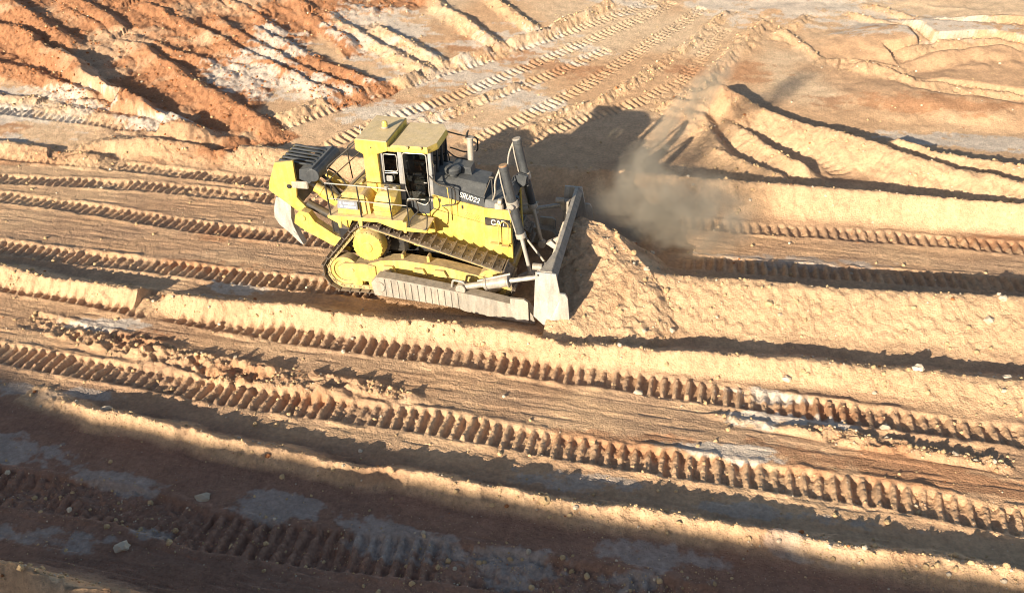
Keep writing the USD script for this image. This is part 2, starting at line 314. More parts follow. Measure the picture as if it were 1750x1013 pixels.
def spots(x, y, table, seed, spread=1.0):
    m = np.zeros_like(x)
    sx, sy = x * 0.966 - y * 0.259, x * 0.259 + y * 0.966
    n = 0.55 * fbm2(sx / 1.5, sy / 0.45, 4, seed) + 0.45 * fbm2(x / 0.35, y / 0.35, 4, seed + 40, 0.7) - 0.5
    for cx, cy, rx, ry in table:
        u, v = (x - cx) + 0.18 * (y - cy), (y - cy) + 0.18 * (x - cx)
        sel = (np.abs(u) < 2 * rx + 1) & (np.abs(v) < 2 * ry + 1)
        m[sel] = np.maximum(m[sel], smooth(1.25, 0.45, (u[sel] / rx) ** 2 + (v[sel] / ry) ** 2 + 7.0 * n[sel]))
    return m * spread


def soil(x, y, z, loose, fresh, marks, heap):
    """Soil colour, with the shade of the south-west bank painted over the foreground."""
    def mix(c, to, m):
        return c + (to - c) * m[:, None]
    n1, n2, n3 = fbm2(x / 5, y / 5, 4, 101), fbm2(x / 1.6, y / 0.9, 4, 102), fbm2(x / 0.3, y / 0.3, 3, 103)
    c = np.repeat(TAN[None], len(x), 0)
    c = mix(c, ORANGE, 0.55 * smooth(0.46, 0.72, n1))
    lane = smooth(33, 29, y) * smooth(10, 17, y) * (1 - fresh)
    c = mix(c, np.array([.62, .48, .33]), 0.55 * smooth(33, 38, y) * smooth(0.72, 0.40, n1))
    c = mix(c, BROWN, lane * 0.42 * smooth(0.30, 0.65, n2))
    c = mix(c, ORANGE, lane * 0.55 * smooth(0.4, 0.62, fbm2(x / 3, y / 1.0, 3, 105)))
    c = mix(c, ORANGE, 0.8 * smooth(1.25, 0.7, ((x - 24.5) / 10.5) ** 2 + ((y - 40.0) / 6.3) ** 2 + 0.6 * (n2 - 0.5)) * (1 - smooth(44, 47, y)))
    c = mix(c, RED, heap * (0.45 + 0.55 * smooth(0.30, 0.5, n1 + 0.5 * (n2 - 0.5))))
    c = mix(c, RED, spots(x, y, RED_SPOTS, 111, 0.62))
    c = mix(c, WHITE, spots(x, y, WHITE_SPOTS, 112, 0.78))
    c = mix(c, BROWN * np.array([.92, .82, .84]), 0.85 * smooth(0.5, -1.2, y - (14.4 - 0.315 * x)) * (1 - 0.8 * fresh))  # painted shade: darker purplish brown south of the bank's shadow line
    c = mix(c, GREY, spots(x, y, GREY_SPOTS, 113, 0.62))
    c = mix(c, TAN * 0.97, fresh * (1 - heap) * 0.75 * smooth(0.75, 0.4, n2))
    c = mix(c, RED, 0.35 * fresh * (1 - heap) * smooth(0.58, 0.75, n2) * smooth(17.5, 15.5, y + 0.3 * x))
    return c * (0.82 + 0.36 * n3)[:, None]


def ground_grid():
    f, h, p = 1470.6, 14.21, math.radians(32.743)
    v = np.linspace(-545, 565, 780)                          # rows closer together where the ground is nearer
    ang = p - np.arctan(v / f)
    rows = h / np.tan(ang)
    rows = rows[rows > 8.5]
    south = np.concatenate([[-400, -250, -160, -110, -80], np.arange(-62, -24, 2.0), np.arange(-24, -4, 0.5), np.arange(-4, rows[0] - 0.2, 0.4)])
    north = rows[-1] + np.cumsum(1.25 ** np.arange(27) * 0.5)
    ys = np.concatenate([south, rows, north])
    u = np.concatenate([[-40, -22, -14, -10, -8], np.arange(-7, -1.2, 0.08), np.linspace(-1.06, 1.06, 1240), [1.22, 1.5, 2.0, 2.8, 4.2, 7, 12, 22, 40]])
    half = 0.575 * np.clip(ys, 9, 70) + 5.2
    return u[None] * half[:, None], np.repeat(ys[:, None], len(u), 1)


def grid_mesh(path, X, Y, Z, C, mat):
    m, n = X.shape
    pts = np.stack([X, Y, Z], -1)
    du, dv = np.gradient(pts, axis=1), np.gradient(pts, axis=0)
    nor = np.cross(du, dv)
    nor /= np.maximum(np.linalg.norm(nor, axis=-1, keepdims=True), 1e-12)
    i = np.arange(m * n, dtype=np.int32).reshape(m, n)
    a, b, c, d = i[:-1, :-1].ravel(), i[:-1, 1:].ravel(), i[1:, 1:].ravel(), i[1:, :-1].ravel()
    f = np.stack([a, b, c, a, c, d], 1).reshape(-1)
    g = UsdGeom.Mesh.Define(stage, path)
    g.CreatePointsAttr(Vt.Vec3fArray.FromNumpy(pts.reshape(-1, 3).astype(np.float32)))
    g.CreateFaceVertexCountsAttr(Vt.IntArray.FromNumpy(np.full(len(f) // 3, 3, np.int32)))
    g.CreateFaceVertexIndicesAttr(Vt.IntArray.FromNumpy(f))
    g.CreateNormalsAttr(Vt.Vec3fArray.FromNumpy(nor.reshape(-1, 3).astype(np.float32)))
    g.SetNormalsInterpolation('vertex')
    g.CreateSubdivisionSchemeAttr('none')
    UsdGeom.PrimvarsAPI(g).CreatePrimvar('soil', Sdf.ValueTypeNames.Color3fArray, 'vertex').Set(Vt.Vec3fArray.FromNumpy(C.reshape(-1, 3).astype(np.float32)))
    UsdShade.MaterialBindingAPI.Apply(g.GetPrim()).Bind(mat)
    return g


def earth_material(name, scale=1.0):
    return usdkit.material(stage, f'/World/Looks/{name}', {
        'a': ('attribute', {'attribute': 'soil'}),
        'g': ('geometry', {}),
        'n': ('noise_texture', {'scale': 9.0 * scale, 'detail': 6.0, 'roughness': 0.65}),
        'r': ('map_range', {'from_min': 0.3, 'from_max': 0.7, 'to_min': 0.78, 'to_max': 1.22, 'clamp': True}),
        'm': ('vector_math', {'math_type': 'scale'}),
        'v': ('voronoi_texture', {'scale': 16.0 * scale, 'feature': 'f1', 'detail': 2.0}),
        'n2': ('noise_texture', {'scale': 30.0 * scale, 'detail': 4.0, 'roughness': 0.7}),
        'h': ('math', {'math_type': 'multiply_add', 'value2': -0.6}),
        'b': ('bump', {'strength': 0.75, 'distance': 0.036}),
        'p': ('principled_bsdf', {'roughness': 0.95, 'specular_ior_level': 0.15})},
        [('g.position', 'n.vector'), ('g.position', 'v.vector'), ('g.position', 'n2.vector'), ('n.fac', 'r.value'), ('a.color', 'm.vector1'), ('r.result', 'm.scale'),
         ('v.distance', 'h.value1'), ('n2.fac', 'h.value3'), ('h.value', 'b.height'), ('m.vector', 'p.base_color'), ('b.normal', 'p.normal')], surface='p.BSDF')


EARTH = earth_material('earth')
X, Y = ground_grid()
Z, LOOSE, FRESH, MARK, HEAP = (a.reshape(X.shape) for a in height(X.ravel().copy(), Y.ravel().copy()))
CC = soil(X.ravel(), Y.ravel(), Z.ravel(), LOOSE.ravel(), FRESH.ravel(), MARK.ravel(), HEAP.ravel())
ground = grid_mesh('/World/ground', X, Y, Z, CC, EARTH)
tag(ground, 'bare tan and red earth of the cut, ridged with windrows and crawler track marks', 'ground', kind='structure')

# dozer placement, used by the heap too
DOZ = np.array([-2.588, 23.83, 0.0])
DA = math.radians(-12.1)


def to_world(x, y):
    return DOZ[0] + x * math.cos(DA) - y * math.sin(DA), DOZ[1] + x * math.sin(DA) + y * math.cos(DA)


# ------------------------------------------------------------------ the heap in front of the blade
hx, hy = np.meshgrid(np.linspace(4.05, 9.6, 230), np.linspace(-5.5, 4.2, 320))
hw = np.array(to_world(hx, hy))
wx, wy = hw[0].ravel(), hw[1].ravel()
lx, ly = hx.ravel(), hy.ravel()
lump = fbm2(wx / 0.8, wy / 0.8, 4, 201) - 0.5
fine = fbm2(wx / 0.2, wy / 0.2, 3, 202) - 0.5
CREST = [(4.0, 1.9, 1.3), (4.7, 1.3, 1.75), (5.7, 0.75, 1.65), (6.7, -0.6, 1.25), (7.5, -1.35, 0.9), (8.6, -1.9, 0.4)]
cw = np.array([to_world(a_, b_) for a_, b_, _ in CREST])
near_, d_, s_, o_ = band(wx, wy, cw, 20.0)
hh_ = np.interp(s_, np.concatenate([[0], np.cumsum(np.hypot(*np.diff(cw, axis=0).T))]), [c_[2] for c_ in CREST])
d_ = d_ + 0.35 * lump + 0.12 * fine
wn_ = np.interp(s_, [0, 2.0, 4.2, 6.0], [6.6, 6.4, 5.0, 1.8])
t_ = np.where(d_ < 0, -d_ / wn_, d_ / 1.9)
prof_ = np.clip(1 - t_, 0, 1) ** np.where(d_ < 0, 0.95, 0.9)
prof_ = np.minimum(prof_, 1 - 0.10 * np.exp(-(t_ / 0.12) ** 2))
flow = 0.12 * (noise2(s_ / 0.30 + lump * 2.5, d_ / 1.4, 203) - 0.5)
body = np.clip(prof_ * 3, 0, 1)
hz = hh_ * prof_ * smooth(8.9, 7.0, lx) * smooth(-5.3, -3.9, ly + 0.5 * lump) + body * (lump * 0.14 + fine * 0.11 + flow * 1.2) - 0.10
hz = np.where((hx.ravel() < 4.2) | (hy.ravel() < -5.4) | (hy.ravel() > 4.1), -0.2, hz)
hc = TAN[None] + (ORANGE - TAN)[None] * (0.75 * smooth(0.45, 0.62, fbm2(s_ / 0.8, d_ / 2.2, 3, 204)) * smooth(5.4, 6.4, lx))[:, None]
hc = hc * (0.85 + 0.3 * (fine + 0.5))[:, None]
heap = grid_mesh('/World/earth_heap', hw[0], hw[1], hz.reshape(hx.shape), hc, EARTH)
tag(heap, 'heap of loose tan earth pushed up in front of the dozer blade', 'earth heap')

# ------------------------------------------------------------------ materials of the machine
def paint(name, colour, rough=0.45, dust=0.6, metallic=0.0, wear=0.3, dusty=(0.50, 0.37, 0.21)):
    """Painted steel with earth dust lying on what faces up and blotches of grime."""
    return usdkit.material(stage, f'/World/Looks/{name}', {
        'g': ('geometry', {}), 'x': ('separate_xyz', {}),
        'up': ('map_range', {'from_min': 0.25, 'from_max': 0.95, 'to_min': 0.0, 'to_max': dust, 'clamp': True}),
        'n': ('noise_texture', {'scale': 2.6, 'detail': 6.0, 'roughness': 0.65}),
        'nr': ('map_range', {'from_min': 0.42, 'from_max': 0.68, 'to_min': 0.0, 'to_max': wear, 'clamp': True}),
        'sum': ('math', {'math_type': 'add', 'use_clamp': True}),
        'n2': ('noise_texture', {'scale': 22.0, 'detail': 3.0, 'roughness': 0.6}),
        'n2r': ('map_range', {'from_min': 0.3, 'from_max': 0.7, 'to_min': 0.86, 'to_max': 1.1, 'clamp': True}),
        'mp': ('mapping', {'scale': (5.0, 5.0, 0.9)}), 'n3': ('noise_texture', {'scale': 1.0, 'detail': 5.0, 'roughness': 0.7}),
        'n3r': ('map_range', {'from_min': 0.42, 'from_max': 0.62, 'to_min': 1.0, 'to_max': 1.0 - 0.9 * min(wear, 0.35), 'clamp': True}), 'sc2': ('vector_math', {'math_type': 'scale'}),
        'mix': ('mix_color', {'a': colour, 'b': dusty}),
        'sc': ('vector_math', {'math_type': 'scale'}),
        'bv': ('bevel', {'radius': 0.014, 'samples': 4}),
        'bp': ('bump', {'strength': 0.12, 'distance': 0.01}),
        'p': ('principled_bsdf', {'roughness': rough, 'metallic': metallic, 'specular_ior_level': 0.35})},
        [('g.normal', 'x.vector'), ('x.z', 'up.value'), ('g.position', 'n.vector'), ('g.position', 'n2.vector'), ('n.fac', 'nr.value'), ('up.result', 'sum.value1'), ('nr.result', 'sum.value2'),
         ('sum.value', 'mix.fac'), ('mix.result', 'sc.vector1'), ('n2.fac', 'n2r.value'), ('n2r.result', 'sc.scale'), ('g.position', 'mp.vector'), ('mp.vector', 'n3.vector'), ('n3.fac', 'n3r.value'), ('sc.vector', 'sc2.vector1'), ('n3r.result', 'sc2.scale'), ('sc2.vector', 'p.base_color'),
         ('bv.bevel', 'bp.normal'), ('n2.fac', 'bp.height'), ('bp.normal', 'p.normal')], surface='p.BSDF')


YEL = paint('yellow_paint', (0.76, 0.535, 0.095), 0.5, 0.5, wear=0.34, dusty=(0.56, 0.44, 0.26))
YELD = paint('dusty_yellow_paint', (0.71, 0.52, 0.13), 0.6, 0.9, wear=0.8)
ROOF = paint('dusty_roof_paint', (0.74, 0.53, 0.10), 0.6, 0.72, wear=0.15, dusty=(0.72, 0.56, 0.37))
DARK = paint('dark_grey_paint', (0.055, 0.06, 0.066), 0.5, 0.5, wear=0.3, dusty=(0.19, 0.185, 0.17))
MOLD = paint('worn_dark_steel', (0.15, 0.135, 0.12), 0.55, 0.4, wear=0.5, metallic=0.1, dusty=(0.30, 0.24, 0.18))  # blade steel, its colour darkened to carry the shade on the blade front
BLACK = paint('black_steel', (0.022, 0.022, 0.024), 0.5, 0.25, wear=0.12)
STEEL = paint('worn_steel', (0.44, 0.40, 0.345), 0.5, 0.5, wear=0.6, metallic=0.1, dusty=(0.47, 0.39, 0.29))
BRIGHT = paint('polished_steel', (0.58, 0.55, 0.50), 0.42, 0.2, wear=0.4, metallic=0.3, dusty=(0.50, 0.43, 0.33))
TRACKM = paint('track_steel', (0.13, 0.105, 0.085), 0.6, 0.55, wear=0.6, metallic=0.1, dusty=(0.38, 0.29, 0.20))
LINKM = paint('dusty_track_links', (0.46, 0.36, 0.16), 0.7, 0.6, wear=0.7)
GREYF = paint('grey_frame', (0.36, 0.36, 0.36), 0.5, 0.4, wear=0.4)
ARMM = paint('dusty_arm_steel', (0.36, 0.32, 0.265), 0.65, 0.8, wear=0.7, dusty=(0.45, 0.37, 0.28))
RUST = paint('rusty_steel', (0.30, 0.13, 0.06), 0.7, 0.4, wear=0.5)
WHITEP = paint('white_lettering', (0.80, 0.78, 0.72), 0.5, 0.1, wear=0.1)
SIGNM = paint('sign_plate', (0.24, 0.26, 0.31), 0.5, 0.2, wear=0.2)
REDM = paint('red_stripe', (0.50, 0.07, 0.04), 0.4, 0.1, wear=0.2)
SEATM = paint('seat_cloth', (0.06, 0.05, 0.05), 0.8, 0.1, wear=0.1)
REDIN = paint('brown_cab_lining', (0.22, 0.07, 0.03), 0.8, 0.1, wear=0.2)
AMBER = paint('amber_lens', (0.75, 0.60, 0.14), 0.2, 0.2, wear=0.1)
GLASS = usdkit.material(stage, '/World/Looks/cab_glass', {
    't': ('transparent_bsdf', {'color': (0.62, 0.66, 0.68)}), 'g': ('glossy_bsdf', {'color': (0.9, 0.9, 0.9), 'roughness': 0.04}),
    'f': ('fresnel', {'IOR': 1.5}), 'm': ('mix_closure', {})},
    [('f.fac', 'm.fac'), ('t.BSDF', 'm.closure1'), ('g.BSDF', 'm.closure2')], surface='m.closure')


# ------------------------------------------------------------------ shapes (local axes: x ahead, y to the far side, z up)
def hull(pts):
    return trimesh.convex.convex_hull(np.array(pts, float))


def box(x0, x1, y0, y1, z0, z1, b=0.015):
    b = min(b, 0.45 * min(x1 - x0, y1 - y0, z1 - z0))
    p = []
    for sx in (0, 1):
        for sy in (0, 1):
            for sz in (0, 1):
                c = [(x0, x1)[sx], (y0, y1)[sy], (z0, z1)[sz]]
                d = [b * (1 - 2 * sx), b * (1 - 2 * sy), b * (1 - 2 * sz)]
                for k in range(3):
                    q = [c[i] + d[i] for i in range(3)]
                    q[k] = c[k]
                    p.append(q)
    return hull(p)


def obox(c, half, rot=None, b=0.012):
    m = box(-half[0], half[0], -half[1], half[1], -half[2], half[2], b)
    if rot is not None:
        T = np.eye(4); T[:3, :3] = rot
        m.apply_transform(T)
    m.apply_translation(c)
    return m


def prism(poly, y0, y1):
    """A plate cut to an outline in x, z, from y0 to y1."""
    m = trimesh.creation.extrude_polygon(sg.Polygon(poly).buffer(0), y1 - y0, engine='earcut')
    v = np.array(m.vertices)
    m2 = trimesh.Trimesh(np.c_[v[:, 0], y0 + v[:, 2], v[:, 1]], m.faces[:, ::-1], process=False)
    return m2


def prism_z(poly, z0, z1):
    m = trimesh.creation.extrude_polygon(sg.Polygon(poly).buffer(0), z1 - z0, engine='earcut')
    m.apply_translation((0, 0, z0))
    return m


def cyl(p0, p1, r, n=20, r1=None):
    p0, p1 = np.array(p0, float), np.array(p1, float)
    r1 = r if r1 is None else r1
    L = np.linalg.norm(p1 - p0)
    b = min(0.012, 0.2 * r)
    m = trimesh.creation.revolve([(0, 0), (r - b, 0), (r, b), (r1, L - b), (r1 - b, L), (0, L)], sections=n)
    T = trimesh.geometry.align_vectors([0, 0, 1], (p1 - p0) / L)
    m.apply_transform(T)
    m.apply_translation(p0)
    return m


def tube(pts, r, n=8):
    """A bent pipe: one cylinder to each stretch and a ball at each bend, joined."""
    parts = []
    for a, b in zip(pts[:-1], pts[1:]):
        a, b = np.array(a, float), np.array(b, float)
        L = np.linalg.norm(b - a)
        c = trimesh.creation.cylinder(radius=r, height=L, sections=n)
        c.apply_transform(trimesh.geometry.align_vectors([0, 0, 1], (b - a) / L))
        c.apply_translation((a + b) / 2)
        parts.append(c)
    for p in pts[1:-1]:
        s = trimesh.creation.icosphere(1, r * 1.02)
        s.apply_translation(p)
        parts.append(s)
    return trimesh.util.concatenate(parts)


def bend(pts, steps=6, cut=0.25):
    """Rounds the corners of a polyline."""
    pts = [np.array(p, float) for p in pts]
    out = [pts[0]]
    for a, b, c in zip(pts[:-2], pts[1:-1], pts[2:]):
        u = min(cut, 0.45 * np.linalg.norm(a - b), 0.45 * np.linalg.norm(c - b))
        p, q = b + (a - b) / np.linalg.norm(a - b) * u, b + (c - b) / np.linalg.norm(c - b) * u
        for t in np.linspace(0, 1, steps):
            out.append((1 - t) ** 2 * p + 2 * t * (1 - t) * b + t * t * q)
    return out + [pts[-1]]


def mirror(m):
    m = m.copy()
    v = np.array(m.vertices); v[:, 1] *= -1
    return trimesh.Trimesh(v, np.array(m.faces)[:, ::-1], process=False)


# ------------------------------------------------------------------ the bulldozer
dz = UsdGeom.Xform.Define(stage, '/World/bulldozer')
dz.AddTranslateOp().Set(tuple(DOZ))
dz.AddRotateZOp().Set(math.degrees(DA))
D = tag(dz, 'big yellow crawler bulldozer with raised sprockets, rear ripper and wide front blade pushing earth', 'bulldozer')


def part(name, mesh, mat, parent=None, label=None, smooth=False):
    return obj(name, mesh, mat, parent or D, label, smooth).GetPrim()


# ---- crawler tracks
IDL_R, IDL_F, SPR = np.array([-2.22, 0.70]), np.array([2.42, 0.70]), np.array([-1.29, 1.74])
R_I, R_S = 0.60, 0.63


def track_path():
    """Points and tangents of the chain's line round the two idlers and the sprocket."""
    circles = []
    for c, r in ((IDL_R, R_I), (IDL_F, R_I), (SPR, R_S)):
        a = np.linspace(0, 2 * np.pi, 181)[:-1]
        circles.append(c + r * np.c_[np.cos(a), np.sin(a)])
    h = sg.MultiPoint(np.vstack(circles)).convex_hull.exterior
    n = int(round(h.length / 0.318))
    pts = []
    for k in range(n):
        a, b = h.interpolate((k + 0.0) / n, normalized=True), h.interpolate(((k + 0.06) % n) / n, normalized=True)
        c = h.interpolate(((k - 0.06) % n) / n, normalized=True)
        t = np.array([b.x - c.x, b.y - c.y]); t /= np.linalg.norm(t)
        pts.append((np.array([a.x, a.y]), t))
    ctr = np.array([h.centroid.x, h.centroid.y])
    out = []
    for p, t in pts:
        nrm = np.array([-t[1], t[0]])
        if np.dot(nrm, p - ctr) < 0:
            nrm = -nrm
        out.append((p, t, nrm))
    return out, h.length / n


PATH, PITCH = track_path()


def slab(p, t, nrm, a0, a1, h0, h1, y0, y1):
    q = [p + t * a + nrm * h for a in (a0, a1) for h in (h0, h1)]
    return hull([(v[0], y, v[1]) for v in q for y in (y0, y1)])


for side in (-1, 1):
    ya, yb = sorted((side * 1.10, side * 1.81))
    yc = side * 1.455
    links = []
    for p, t, nrm in PATH:
        for o in (-0.17, 0.17):
            lk = slab(p, t, nrm, -PITCH * 0.49, PITCH * 0.49, -0.14, -0.012, yc + o - 0.035, yc + o + 0.035)
            links.append(lk)
        for a in (-0.09, 0.09):
            q = p + t * a - nrm * 0.075
            links.append(trimesh.creation.cylinder(0.028, 0.46, sections=8, transform=trimesh.transformations.translation_matrix((q[0], yc, q[1])) @ trimesh.transformations.rotation_matrix(math.pi / 2, [1, 0, 0])))
    tr = part('crawler_track', links, LINKM)
    for p, t, nrm in PATH:
        plate = slab(p, t, nrm, -PITCH * 0.475, PITCH * 0.475, 0.0, 0.028, ya, yb)
        bar = slab(p, t, nrm, -PITCH * 0.47, -PITCH * 0.36, 0.0, 0.105, ya + 0.005, yb - 0.005)
        lip = slab(p, t, nrm, PITCH * 0.40, PITCH * 0.50, 0.012, 0.045, ya, yb)
        bolts = [slab(p, t, nrm, a - 0.02, a + 0.02, 0.028, 0.05, yc + o - 0.02, yc + o + 0.02) for a in (-0.02, 0.07) for o in (-0.17, 0.17)]
        part('track_shoe', [plate, bar, lip] + bolts, TRACKM, tr)
    # idlers, sprocket and final drive
    for c in (IDL_R, IDL_F):
        w = [cyl((c[0], yc - 0.13, c[1]), (c[0], yc + 0.13, c[1]), 0.46, 40), cyl((c[0], yc - 0.16, c[1]), (c[0], yc + 0.16, c[1]), 0.17, 24)]
        rim = trimesh.creation.annulus(0.36, 0.475, 0.34, sections=40, transform=trimesh.transformations.translation_matrix((c[0], yc, c[1])) @ trimesh.transformations.rotation_matrix(math.pi / 2, [1, 0, 0]))
        part('idler_wheel', w + [rim], YELD, smooth=30)
    teeth = []
    a = np.linspace(0, 2 * np.pi, 27 * 4 + 1)[:-1]
    rr = np.where((np.arange(len(a)) % 4) < 2, 0.58, 0.50)
    sp = prism(np.c_[SPR[0] + rr * np.cos(a), SPR[1] + rr * np.sin(a)], yc - 0.06, yc + 0.06)
    part('sprocket', sp, TRACKM)
    hub = trimesh.creation.revolve([(0, 0), (0.50, 0), (0.50, 0.16), (0.475, 0.30), (0.44, 0.365), (0.30, 0.385), (0.17, 0.395), (0.155, 0.42), (0, 0.42)], sections=48)
    hub.apply_transform(trimesh.transformations.rotation_matrix(math.pi / 2 * -side, [1, 0, 0]))
    hub.apply_translation((SPR[0], side * 1.50, SPR[1]))
    hp = part('final_drive', hub, YEL, smooth=30)
    bl = []
    for k in range(20):
        an = 2 * math.pi * k / 20
        q = (SPR[0] + 0.455 * math.cos(an), SPR[1] + 0.455 * math.sin(an))
        bl.append(cyl((q[0], side * 1.80, q[1]), (q[0], side * 1.865, q[1]), 0.017, 6))
    part('bolt_ring', bl, YEL, hp)
    # roller frame
    s = side
    y0, y1 = sorted((s * 1.22, s * 1.66))
    fr = prism([(-2.25, 0.48), (-2.32, 0.80), (-2.1, 1.0), (-1.5, 1.02), (-1.0, 1.18), (-0.3, 1.26), (0.9, 1.16), (1.9, 0.98), (2.35, 0.85), (2.35, 0.55), (2.0, 0.42), (-1.8, 0.40)], y0, y1)
    rf = part('roller_frame', fr, YELD)
    y0, y1 = sorted((s * 1.60, s * 1.70))
    part('frame_cover', prism([(-2.3, 0.56), (-2.42, 0.84), (-2.2, 1.00), (-1.45, 1.04), (-1.2, 0.98), (-1.2, 0.52)], y0, y1), YELD, rf)
    part('pivot_cap', cyl((-1.95, s * 1.69, 0.78), (-1.95, s * 1.73, 0.78), 0.06, 16), YELD, rf)
    for xx0 in (-0.35, 0.45):
        part('frame_lug', [box(xx0 - 0.05, xx0 + 0.05, s * 1.45 - 0.1, s * 1.45 + 0.1, 1.2, 1.36), cyl((xx0, s * 1.34, 1.37), (xx0, s * 1.56, 1.37), 0.05, 12)], YELD, rf)
    y0, y1 = sorted((s * 1.60, s * 1.76))
    for xx0 in (-0.75, 0.20, 0.85):
        part('frame_gusset', prism([(xx0 - 0.2, 0.85), (xx0 - 0.16, 1.06), (xx0 + 0.12, 1.06), (xx0 + 0.22, 0.85)], y0, y1), YELD, rf)
    for k in range(8):
        xr = -1.85 + k * 0.53
        part('track_roller', [cyl((xr, yc - 0.2, 0.33), (xr, yc + 0.2, 0.33), 0.17, 20), cyl((xr, yc - 0.12, 0.33), (xr, yc + 0.12, 0.33), 0.21, 20)], YELD, smooth=30)

# ---- hull, engine housing
part('main_frame', [box(-2.5, 2.4, -0.68, 0.68, 0.75, 1.75, 0.05), box(-2.3, -0.4, -1.05, 1.05, 1.7, 2.4, 0.05), box(-2.5, -0.3, -1.15, 1.15, 1.2, 2.0, 0.1)], BLACK)
side_lo = []
for s in (-1, 1):
    y0, y1 = sorted((s * 0.70, s * 0.82))
    lower = prism([(-0.35, 2.40), (0.35, 2.45), (0.5, 2.62), (2.05, 2.25), (2.05, 1.78), (2.84, 1.30), (2.88, 0.95), (2.5, 0.90), (-0.35, 1.35)], y0, y1)
    part('lower_hull_panel', lower, YEL)
    y0, y1 = sorted((s * 0.72, s * 0.83))
    d1 = part('engine_door', prism([(0.52, 2.66), (0.50, 3.10), (1.24, 2.95), (1.24, 2.46)], y0, y1), YEL)
    yy = s * 0.835
    d2 = part('engine_door', prism([(1.26, 2.46), (1.26, 2.94), (2.05, 2.79), (2.05, 2.27)], y0, y1), YEL)
    for dd, xc, zc in ((d1, 0.72, 2.93), (d2, 1.40, 2.76)):
        q0, q1 = sorted((s * 0.825, s * 0.85))
        part('latch', box(xc - 0.03, xc + 0.03, q0, q1, zc - 0.06, zc + 0.06), BLACK, dd)
    holes = []
    for i in range(9):
        for j in range(4):
            px, pz = 1.45 + i * 0.065 + (j % 2) * 0.03, 2.42 + j * 0.055 - i * 0.012
            q0, q1 = sorted((s * 0.826, s * 0.833))
            holes.append(box(px - 0.009, px + 0.009, q0, q1, pz - 0.009, pz + 0.009, 0.001))
    part('vent_holes', holes, BLACK, d2)
    # dark band above the doors
    y0, y1 = sorted((s * 0.70, s * 0.80))
    bandp = part('hood_side', prism([(0.42, 3.11), (0.42, 3.50), (0.9, 3.40), (2.06, 3.05), (2.06, 2.80)], y0, y1), DARK)
    if s < 0:
        tx = meshkit.text_mesh('SRUD22', 0.155, 0.006, bold=True)
        w = tx.bounds[1][0] - tx.bounds[0][0]
        an = math.atan2(-0.35, 1.16)
        # lettering stands on the near side: reading along +x, up along +z
        v = np.array(tx.vertices)
        sxx = 0.62 / w
        lxp, lzp = 1.30 + v[:, 0] * sxx * math.cos(an) - v[:, 1] * math.sin(an), 3.085 + v[:, 0] * sxx * math.sin(an) + v[:, 1] * math.cos(an)
        part('fleet_number', trimesh.Trimesh(np.c_[lxp, -0.801 - v[:, 2], lzp], tx.faces, process=False), WHITEP, bandp, 'white fleet number lettering on the hood side')
# hood top
rear = hull([(0.42, s * 0.72, 3.48) for s in (-1, 1)] + [(0.42, s * 0.40, 3.60) for s in (-1, 1)] + [(1.18, s * 0.74, 3.31) for s in (-1, 1)] + [(1.18, s * 0.40, 3.46) for s in (-1, 1)] + [(0.42, s * 0.7, 2.2) for s in (-1, 1)] + [(1.18, s * 0.7, 2.2) for s in (-1, 1)])
part('rear_hood', rear, DARK)
fronth = hull([(1.185, s * 0.745, 3.33) for s in (-1, 1)] + [(1.185, s * 0.42, 3.50) for s in (-1, 1)] + [(2.06, s * 0.745, 3.055) for s in (-1, 1)] + [(2.06, s * 0.42, 3.36) for s in (-1, 1)] + [(1.185, s * 0.7, 2.2) for s in (-1, 1)] + [(2.06, s * 0.7, 1.9) for s in (-1, 1)])
part('front_hood', fronth, DARK)
part('engine_core', box(0.3, 2.6, -0.68, 0.68, 1.5, 2.85, 0.05), BLACK)
# radiator housing
rg = part('radiator_guard', prism([(2.06, 1.80), (2.06, 2.80), (2.84, 2.77), (2.90, 1.0), (2.60, 0.95)], -0.86, -0.70), YEL)
part('radiator_guard', prism([(2.06, 1.80), (2.06, 2.80), (2.84, 2.77), (2.90, 1.0), (2.60, 0.95)], 0.70, 0.86), YEL)
part('radiator_top', [hull([(2.065, s * 0.84, 2.80) for s in (-1, 1)] + [(2.85, s * 0.84, 2.78) for s in (-1, 1)] + [(2.065, s * 0.74, 3.02) for s in (-1, 1)] + [(2.70, s * 0.70, 3.02) for s in (-1, 1)])], DARK, rg)
part('radiator_core', box(2.07, 2.80, -0.70, 0.70, 1.0, 2.79, 0.02), BLACK, rg)
for k in range(9):
    part('grille_bar', box(2.80, 2.84, -0.68, 0.68, 1.12 + k * 0.18, 1.18 + k * 0.18, 0.008), BLACK, rg)
